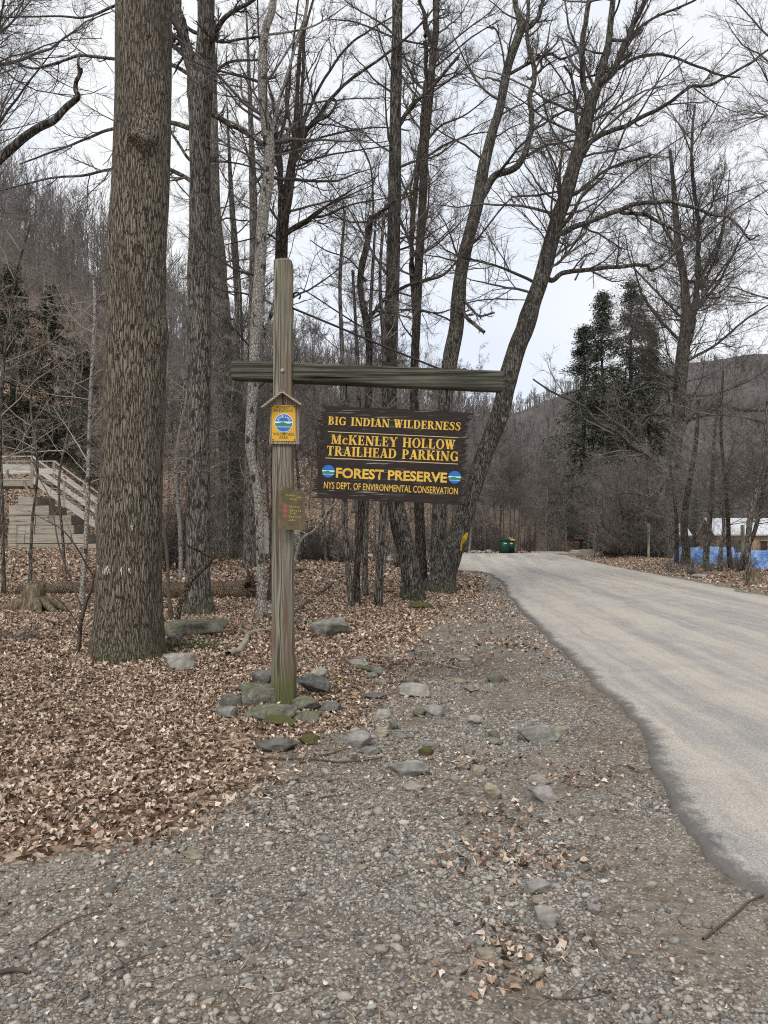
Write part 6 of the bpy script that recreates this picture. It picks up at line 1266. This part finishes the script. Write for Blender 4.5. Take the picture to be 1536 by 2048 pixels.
# ------------------------------------------------------------------ leaf litter
def leafs(x, y, size, rng, name_shape=None, lift=.012, tilt=.5):
    n_ = len(x); z = H(x, y)+micro_np(x, y)
    shapes = [ [(-.5, 0), (-.25, .24), (.1, .28), (.5, 0), (.1, -.28), (-.25, -.24)], [(-.55, 0), (-.3, .12), (.1, .17), (.6, 0), (.1, -.17), (-.3, -.12)], [(-.5, 0), (-.1, .5), (.08, .2), (.5, .05), (.12, -.2), (-.05, -.48)], [(-.4, .1), (-.2, .45), (.2, .2), (.55, -.1), (.1, -.3), (-.3, -.25)]]
    S = np.array(shapes); si = rng.integers(0, 4, n_); o = S[si]*(1+rng.normal(0, .14, (n_, 6, 2)))   # n,6,2
    curl = rng.normal(0, .9, n_)[:, None]; fold = rng.normal(.4, .6, n_)[:, None]
    L = np.zeros((n_, 8, 3)); L[:, :6, :2] = o; L[:, 6, :2] = (-.18, 0); L[:, 7, :2] = (.2, 0)
    L[:, :, 2] = fold*np.abs(L[:, :, 1])+curl*(L[:, :, 0]**2)+rng.normal(0, .05, (n_, 8))
    L *= size[:, None, None]
    az_ = rng.uniform(0, 2*np.pi, n_); tx_ = rng.normal(0, tilt, n_); ty_ = rng.normal(0, tilt, n_)
    ca, sa = np.cos(az_), np.sin(az_); cx, sx = np.cos(tx_), np.sin(tx_); cy, sy = np.cos(ty_), np.sin(ty_)
    X_, Y_, Z_ = L[..., 0], L[..., 1], L[..., 2]
    Y2 = Y_*cx[:, None]-Z_*sx[:, None]; Z2 = Y_*sx[:, None]+Z_*cx[:, None]; X3 = X_*cy[:, None]+Z2*sy[:, None]; Z3 = -X_*sy[:, None]+Z2*cy[:, None]
    X4 = X3*ca[:, None]-Y2*sa[:, None]; Y4 = X3*sa[:, None]+Y2*ca[:, None]
    V = np.stack([X4+x[:, None], Y4+y[:, None], Z3+(z+rng.uniform(0, lift*2, n_)+size*.08)[:, None]], -1).reshape(-1, 3)
    tri = np.array([(0, 6, 1), (6, 2, 1), (6, 7, 2), (7, 3, 2), (7, 4, 3), (6, 4, 7), (6, 5, 4), (0, 5, 6)]); Fq = (tri[None]+(np.arange(n_)*8)[:, None, None]).reshape(-1, 3)
    return V, Fq
def scatter(n_, xr, yr, dens, rng, py=1.0):
    x = rng.uniform(*xr, n_); y = yr[0]+(yr[1]-yr[0])*rng.random(n_)**py; k_ = rng.random(n_) < dens(x, y); return x[k_], y[k_]
rng = np.random.default_rng(99)
def nz(x, y, f, s_): return .5+.25*(np.sin(x*f+s_+1.3*np.sin(y*f*.7+s_*2))+np.sin(y*f*1.3+s_*3+1.7*np.sin(x*f*.9+s_)))
def dl(x, y):
    l_ = ss(-1.0, .6, b_leaf(y)-x+.6*(nz(x, y, 3.1, 1)-.5)+.35*(nz(x, y, 11, 4)-.5))**4; inview = (np.abs(x) < .56*y+.4)
    base = .03+.12*(nz(x, y, 2.2, 2) > .66)+.25*ss(.75, .9, nz(x, y, 1.7, 5))*(x > -.5)
    base = base+.09*((x > -.4) & (y > 3.4) & (y < 8.5))*(nz(x, y, 4.3, 6) > .5)
    base = base+.30*np.exp(-np.maximum(x-b_leaf(y), 0)/.45)*(y < 9)
    base = np.where((y > 7) & (y < 22), base+.12*ss(2.0, .3, x-b_leaf(y)), base)
    return np.where(x < road_l(y)-.06, np.maximum(l_, base*.8), .0)*inview
parts = []
x, y = scatter(92000, (-5.5, 1.8), (2.3, 9), dl, rng); sz_ = rng.uniform(.018, .05, len(x))*np.clip(1-(x-b_leaf(y))*1.2, .5, 1); parts.append(leafs(x, y, sz_, rng))
x, y = scatter(90000, (-10, 3.5), (8.5, 20), dl, rng); parts.append(leafs(x, y, rng.uniform(.032, .075, len(x)), rng))
x, y = scatter(60000, (-24, 3.8), (19, 42), lambda x, y: dl(x, y)*((y < 31) | (x < -9)), rng); parts.append(leafs(x, y, rng.uniform(.07, .13, len(x)), rng))
x, y = scatter(26000, (9, 22), (12, 52), lambda x, y: ss(.15, .5, x-road_r(y))*ss(9, 4, x-road_r(y))*(x < .56*y), rng); parts.append(leafs(x, y, rng.uniform(.06, .11, len(x)), rng))
x, y = scatter(26000, (-45, 12), (57.5, 85), lambda x, y: (np.abs(x) < .56*y)*1.0, rng); parts.append(leafs(x, y, rng.uniform(.14, .24, len(x)), rng))
x, y = scatter(14000, (-28, -9), (41, 60), lambda x, y: (np.abs(x) < .56*y)*1.0, rng); parts.append(leafs(x, y, rng.uniform(.12, .2, len(x)), rng))
x, y = scatter(9000, (-2.2, 1.2), (2.3, 8), lambda x, y: np.exp(-np.maximum(x-b_leaf(y), 0)/.55)*(x > b_leaf(y)-.3)*(x < road_l(y)-.1)*(.25+.75*(nz(x, y, 5, 2) > .5)), rng); parts.append(leafs(x, y, rng.uniform(.012, .032, len(x)), rng, lift=.004))
# clumps against particular rocks
for (px, py, s_, m_) in ((1030, 1720, .14, 260), (1000, 1640, .1, 90), (1040, 1895, .07, 70), (1010, 1960, .06, 60), (700, 1455, .09, 120), (560, 1470, .2, 160), (1150, 1560, .1, 90), (930, 1530, .12, 120)):
    g_ = hit(px, py); x = rng.normal(g_.x, s_*1.5, m_); y = rng.normal(g_.y, s_, m_); parts.append(leafs(x, y, rng.uniform(.02, .045, m_), rng))
V, Fq = merge(parts); me = np_mesh('litter', V, Fq, smooth=False)
k = N('leaf_mat', .82, .12); ri = k.geo('Random Per Island')
c = k.ramp(ri, [(0.0, (.04, .026, .018)), (.2, (.15, .10, .07)), (.42, (.33, .232, .166)), (.64, (.50, .375, .28)), (.84, (.66, .53, .415)), (.97, (.82, .72, .61)), (1.0, (.36, .15, .07))])
c = k.mix(k.ramp(k.noise(45, 4), [(.4, .0), (.7, .4)]), c, (.14, .085, .055)); c = k.mix(k.ramp(k.noise(1.1, 5, rough=.65), [(.55, .0), (.72, .4)]), c, (.10, .065, .045)); MAT['leaf'] = k.out(c)
tag(obj('leaf_litter', me, 'leaf'), 'dry brown fallen leaves covering the ground', kind='stuff'); print('leaves', len(V)//8, round(time.time()-T0, 1))

# ------------------------------------------------------------------ gravel pebbles
def ico(sub_):
    bm = bmesh.new(); bmesh.ops.create_icosphere(bm, subdivisions=sub_, radius=1); v = np.array([tuple(q.co) for q in bm.verts]); f_ = np.array([[w.index for w in q.verts] for q in bm.faces]); bm.free(); return v, f_
def pebbles(x, y, r, rng, sub_):
    v0, f0 = ico(sub_); n_ = len(x); m_ = len(v0); B = np.repeat(v0[None], n_, 0)
    for _ in range(4):   # random flattening planes make angular / rounded mixes
        nrm = rng.normal(0, 1, (n_, 1, 3)); nrm /= np.linalg.norm(nrm, axis=2, keepdims=True); e = (B*nrm).sum(2)-rng.uniform(.45, .95, (n_, 1)); B = B-nrm*np.maximum(e, 0)[..., None]*.85
    sx = rng.uniform(.75, 1.45, n_); sy = rng.uniform(.65, 1.0, n_); sz = rng.uniform(.35, .7, n_); B = B*np.stack([sx, sy, sz], -1)[:, None]*r[:, None, None]
    az_ = rng.uniform(0, 6.28, n_); t_ = rng.normal(0, .25, n_); ca, sa = np.cos(az_)[:, None], np.sin(az_)[:, None]; ct, st_ = np.cos(t_)[:, None], np.sin(t_)[:, None]
    X_ = B[..., 0]*ct+B[..., 2]*st_; Z_ = -B[..., 0]*st_+B[..., 2]*ct; X2 = X_*ca-B[..., 1]*sa; Y2 = X_*sa+B[..., 1]*ca
    z = H(x, y)+micro_np(x, y)
    V = np.stack([X2+x[:, None], Y2+y[:, None], Z_+(z+r*sz*.32)[:, None]], -1).reshape(-1, 3); return V, (f0[None]+(np.arange(n_)*m_)[:, None, None]).reshape(-1, 3)
def dg(x, y):
    g_ = ss(.30, -.25, b_leaf(y)-x+.3*(nz(x, y, 3.1, 1)-.5)); road_ = (x < road_l(y)-.03); inview = np.abs(x) < .54*y+.15
    patch = .12+.88*ss(.36, .66, nz(x, y, 2.4, 7)+.25*(nz(x, y, 7, 3)-.5)); patch = np.where((y < 4.6) & (x < .4), np.maximum(patch, .45), patch)
    return g_*road_*inview*patch
parts = []
x, y = scatter(76000, (-2.2, 1.7), (2.1, 4.2), dg, rng); r = np.exp(rng.normal(-5.12, .5, len(x))); parts.append(pebbles(x, y, np.clip(r, .003, .024), rng, 1))
x, y = scatter(64000, (-2.2, 2.2), (4.1, 8), dg, rng); r = np.exp(rng.normal(-4.95, .45, len(x))); parts.append(pebbles(x, y, np.clip(r, .004, .025), rng, 0))
x, y = scatter(1100, (-1.6, 2.4), (3.3, 11), lambda x, y: ss(-.2, .2, x-b_leaf(y))*ss(1.5, .5, x-b_leaf(y))*(x < road_l(y)-.15)*.6, rng); parts.append(pebbles(x, y, rng.uniform(.016, .042, len(x)), rng, 1))
V1, F1 = merge(parts)
x, y = scatter(60000, (-1, 4.0), (7.5, 28), lambda x, y: ss(.8, .15, road_l(y)-x)*(x < road_l(y)-.03)*.9+.12*dg(x, y), rng); V2, F2 = pebbles(x, y, rng.uniform(.008, .022, len(x)), rng, 0)
V, Fq = merge([(V1, F1), (V2, F2)]); me = np_mesh('gravel', V, Fq, smooth=True)
k = N('pebble_mat', .8, .25); ri = k.geo('Random Per Island')
c = k.ramp(ri, [(0, (.085, .082, .077)), (.25, (.18, .169, .153)), (.5, (.275, .257, .229)), (.72, (.365, .335, .288)), (.88, (.48, .445, .385)), (.96, (.28, .225, .19)), (1, (.66, .62, .56))])
c = k.mix(k.ramp(k.noise(180, 3), [(.4, 0.0), (.7, .4)]), c, (.14, .12, .095)); MAT['pebble'] = k.out(c)
tag(obj('gravel', me, 'pebble'), 'loose grey river pebbles and gravel', kind='stuff'); print('pebbles', len(V), round(time.time()-T0, 1))
# straw, needles and tiny twigs
n_ = 48000; x = rng.uniform(-2.5, 4, n_); y = 2.1+rng.random(n_)**1.4*14; kk = (x < road_l(y)+.05) & (np.abs(x) < .55*y) & (rng.random(n_) < (.35+.65*ss(.45, .7, nz(x, y, 2, 9)))); x, y = x[kk], y[kk]; n_ = len(x)
p0 = np.stack([x, y, H(x, y)+micro_np(x, y)+.004+rng.uniform(0, .008, n_)], -1); az_ = rng.uniform(0, 6.28, n_); d = np.stack([np.cos(az_), np.sin(az_), rng.normal(.02, .12, n_)], -1)
a_, b_ = grow(p0, d, rng.uniform(.015, .075, n_), rng.uniform(.0008, .0022, n_), 3, .18, 0, rng, .5)
k = N('straw_mat', .85); MAT['straw'] = k.out(k.ramp(k.geo('Random Per Island'), [(0, (.06, .035, .02)), (.5, (.22, .14, .085)), (1, (.55, .44, .31))])); tag(obj('plant_debris', np_mesh('d', *tubes(a_, b_, 3)), 'straw'), 'straw, needles and wood chips on the gravel', kind='stuff')
# grit scattered on the road edge
n_ = 1500; y = rng.uniform(2.5, 16, n_); x = road_l(y)+np.abs(rng.normal(0, .5, n_)); V, Fq = pebbles(x, y, rng.uniform(.002, .006, n_), rng, 0); V[:, 2] += .052
tag(obj('road_grit', np_mesh('grit', V, Fq), 'pebble'), 'fine grit strewn on the asphalt edge', kind='stuff')

# ------------------------------------------------------------------ camera, sky, sun
cam = bpy.data.cameras.new('camera'); co_ = bpy.data.objects.new('camera', cam); C.objects.link(co_); bpy.context.scene.camera = co_
cam.sensor_fit = 'VERTICAL'; cam.sensor_height = 24; cam.lens = 24*F/2048; co_.location = (0, 0, CH); co_.rotation_euler = (math.pi/2, 0, 0)
cam.shift_y = (HY-1024)/2048; cam.clip_end = 5000; cam.clip_start = .05
w = bpy.data.worlds.new('World'); bpy.context.scene.world = w; w.use_nodes = True; nt = w.node_tree; bg = nt.nodes['Background']
sky = nt.nodes.new('ShaderNodeTexSky'); sky.sky_type = 'NISHITA'; sky.sun_disc = False; sky.sun_elevation = math.radians(48); sky.sun_rotation = math.radians(200); sky.air_density = 1.0; sky.dust_density = 2.0
hs = nt.nodes.new('ShaderNodeHueSaturation'); hs.inputs['Saturation'].default_value = .45; nt.links.new(sky.outputs[0], hs.inputs['Color'])
tc = nt.nodes.new('ShaderNodeTexCoord'); nz_ = nt.nodes.new('ShaderNodeTexNoise'); nz_.inputs['Scale'].default_value = 2.2; nz_.inputs['Detail'].default_value = 5; nt.links.new(tc.outputs['Generated'], nz_.inputs[0])
cr = nt.nodes.new('ShaderNodeValToRGB'); cr.color_ramp.elements[0].position = .38; cr.color_ramp.elements[0].color = (.78, .85, .96, 1); cr.color_ramp.elements[1].position = .62; cr.color_ramp.elements[1].color = (.97, .985, 1.0, 1); nt.links.new(nz_.outputs[0], cr.inputs[0])
sc3 = nt.nodes.new('ShaderNodeVectorMath'); sc3.operation = 'SCALE'; sc3.inputs[3].default_value = 7.6; nt.links.new(cr.outputs[0], sc3.inputs[0])
mx = nt.nodes.new('ShaderNodeMix'); mx.data_type = 'RGBA'; mx.inputs[0].default_value = .9; nt.links.new(hs.outputs[0], mx.inputs[6]); nt.links.new(sc3.outputs[0], mx.inputs[7])
nt.links.new(mx.outputs[2], bg.inputs[0]); bg.inputs[1].default_value = .1
sl = bpy.data.lights.new('sun', 'SUN'); sl.energy = 1.5; sl.angle = math.radians(25); sl.color = (1, .97, .92); so = bpy.data.objects.new('sun', sl); C.objects.link(so)
el, rot = math.radians(48), math.radians(200); dirv = Vector((math.sin(rot)*math.cos(el), math.cos(rot)*math.cos(el), math.sin(el))); so.rotation_euler = dirv.to_track_quat('Z', 'Y').to_euler()
sc = bpy.context.scene; sc.view_settings.view_transform = 'Standard'; sc.view_settings.look = 'None'; sc.view_settings.exposure = 0.52; sc.view_settings.gamma = 1
sc.render.engine = 'CYCLES'; sc.cycles.use_denoising = False; sc.cycles.filter_width = 1.1; sc.cycles.max_bounces = 4; sc.cycles.diffuse_bounces = 3; sc.cycles.caustics_reflective = False; sc.cycles.caustics_refractive = False
print('total', round(time.time()-T0, 1))
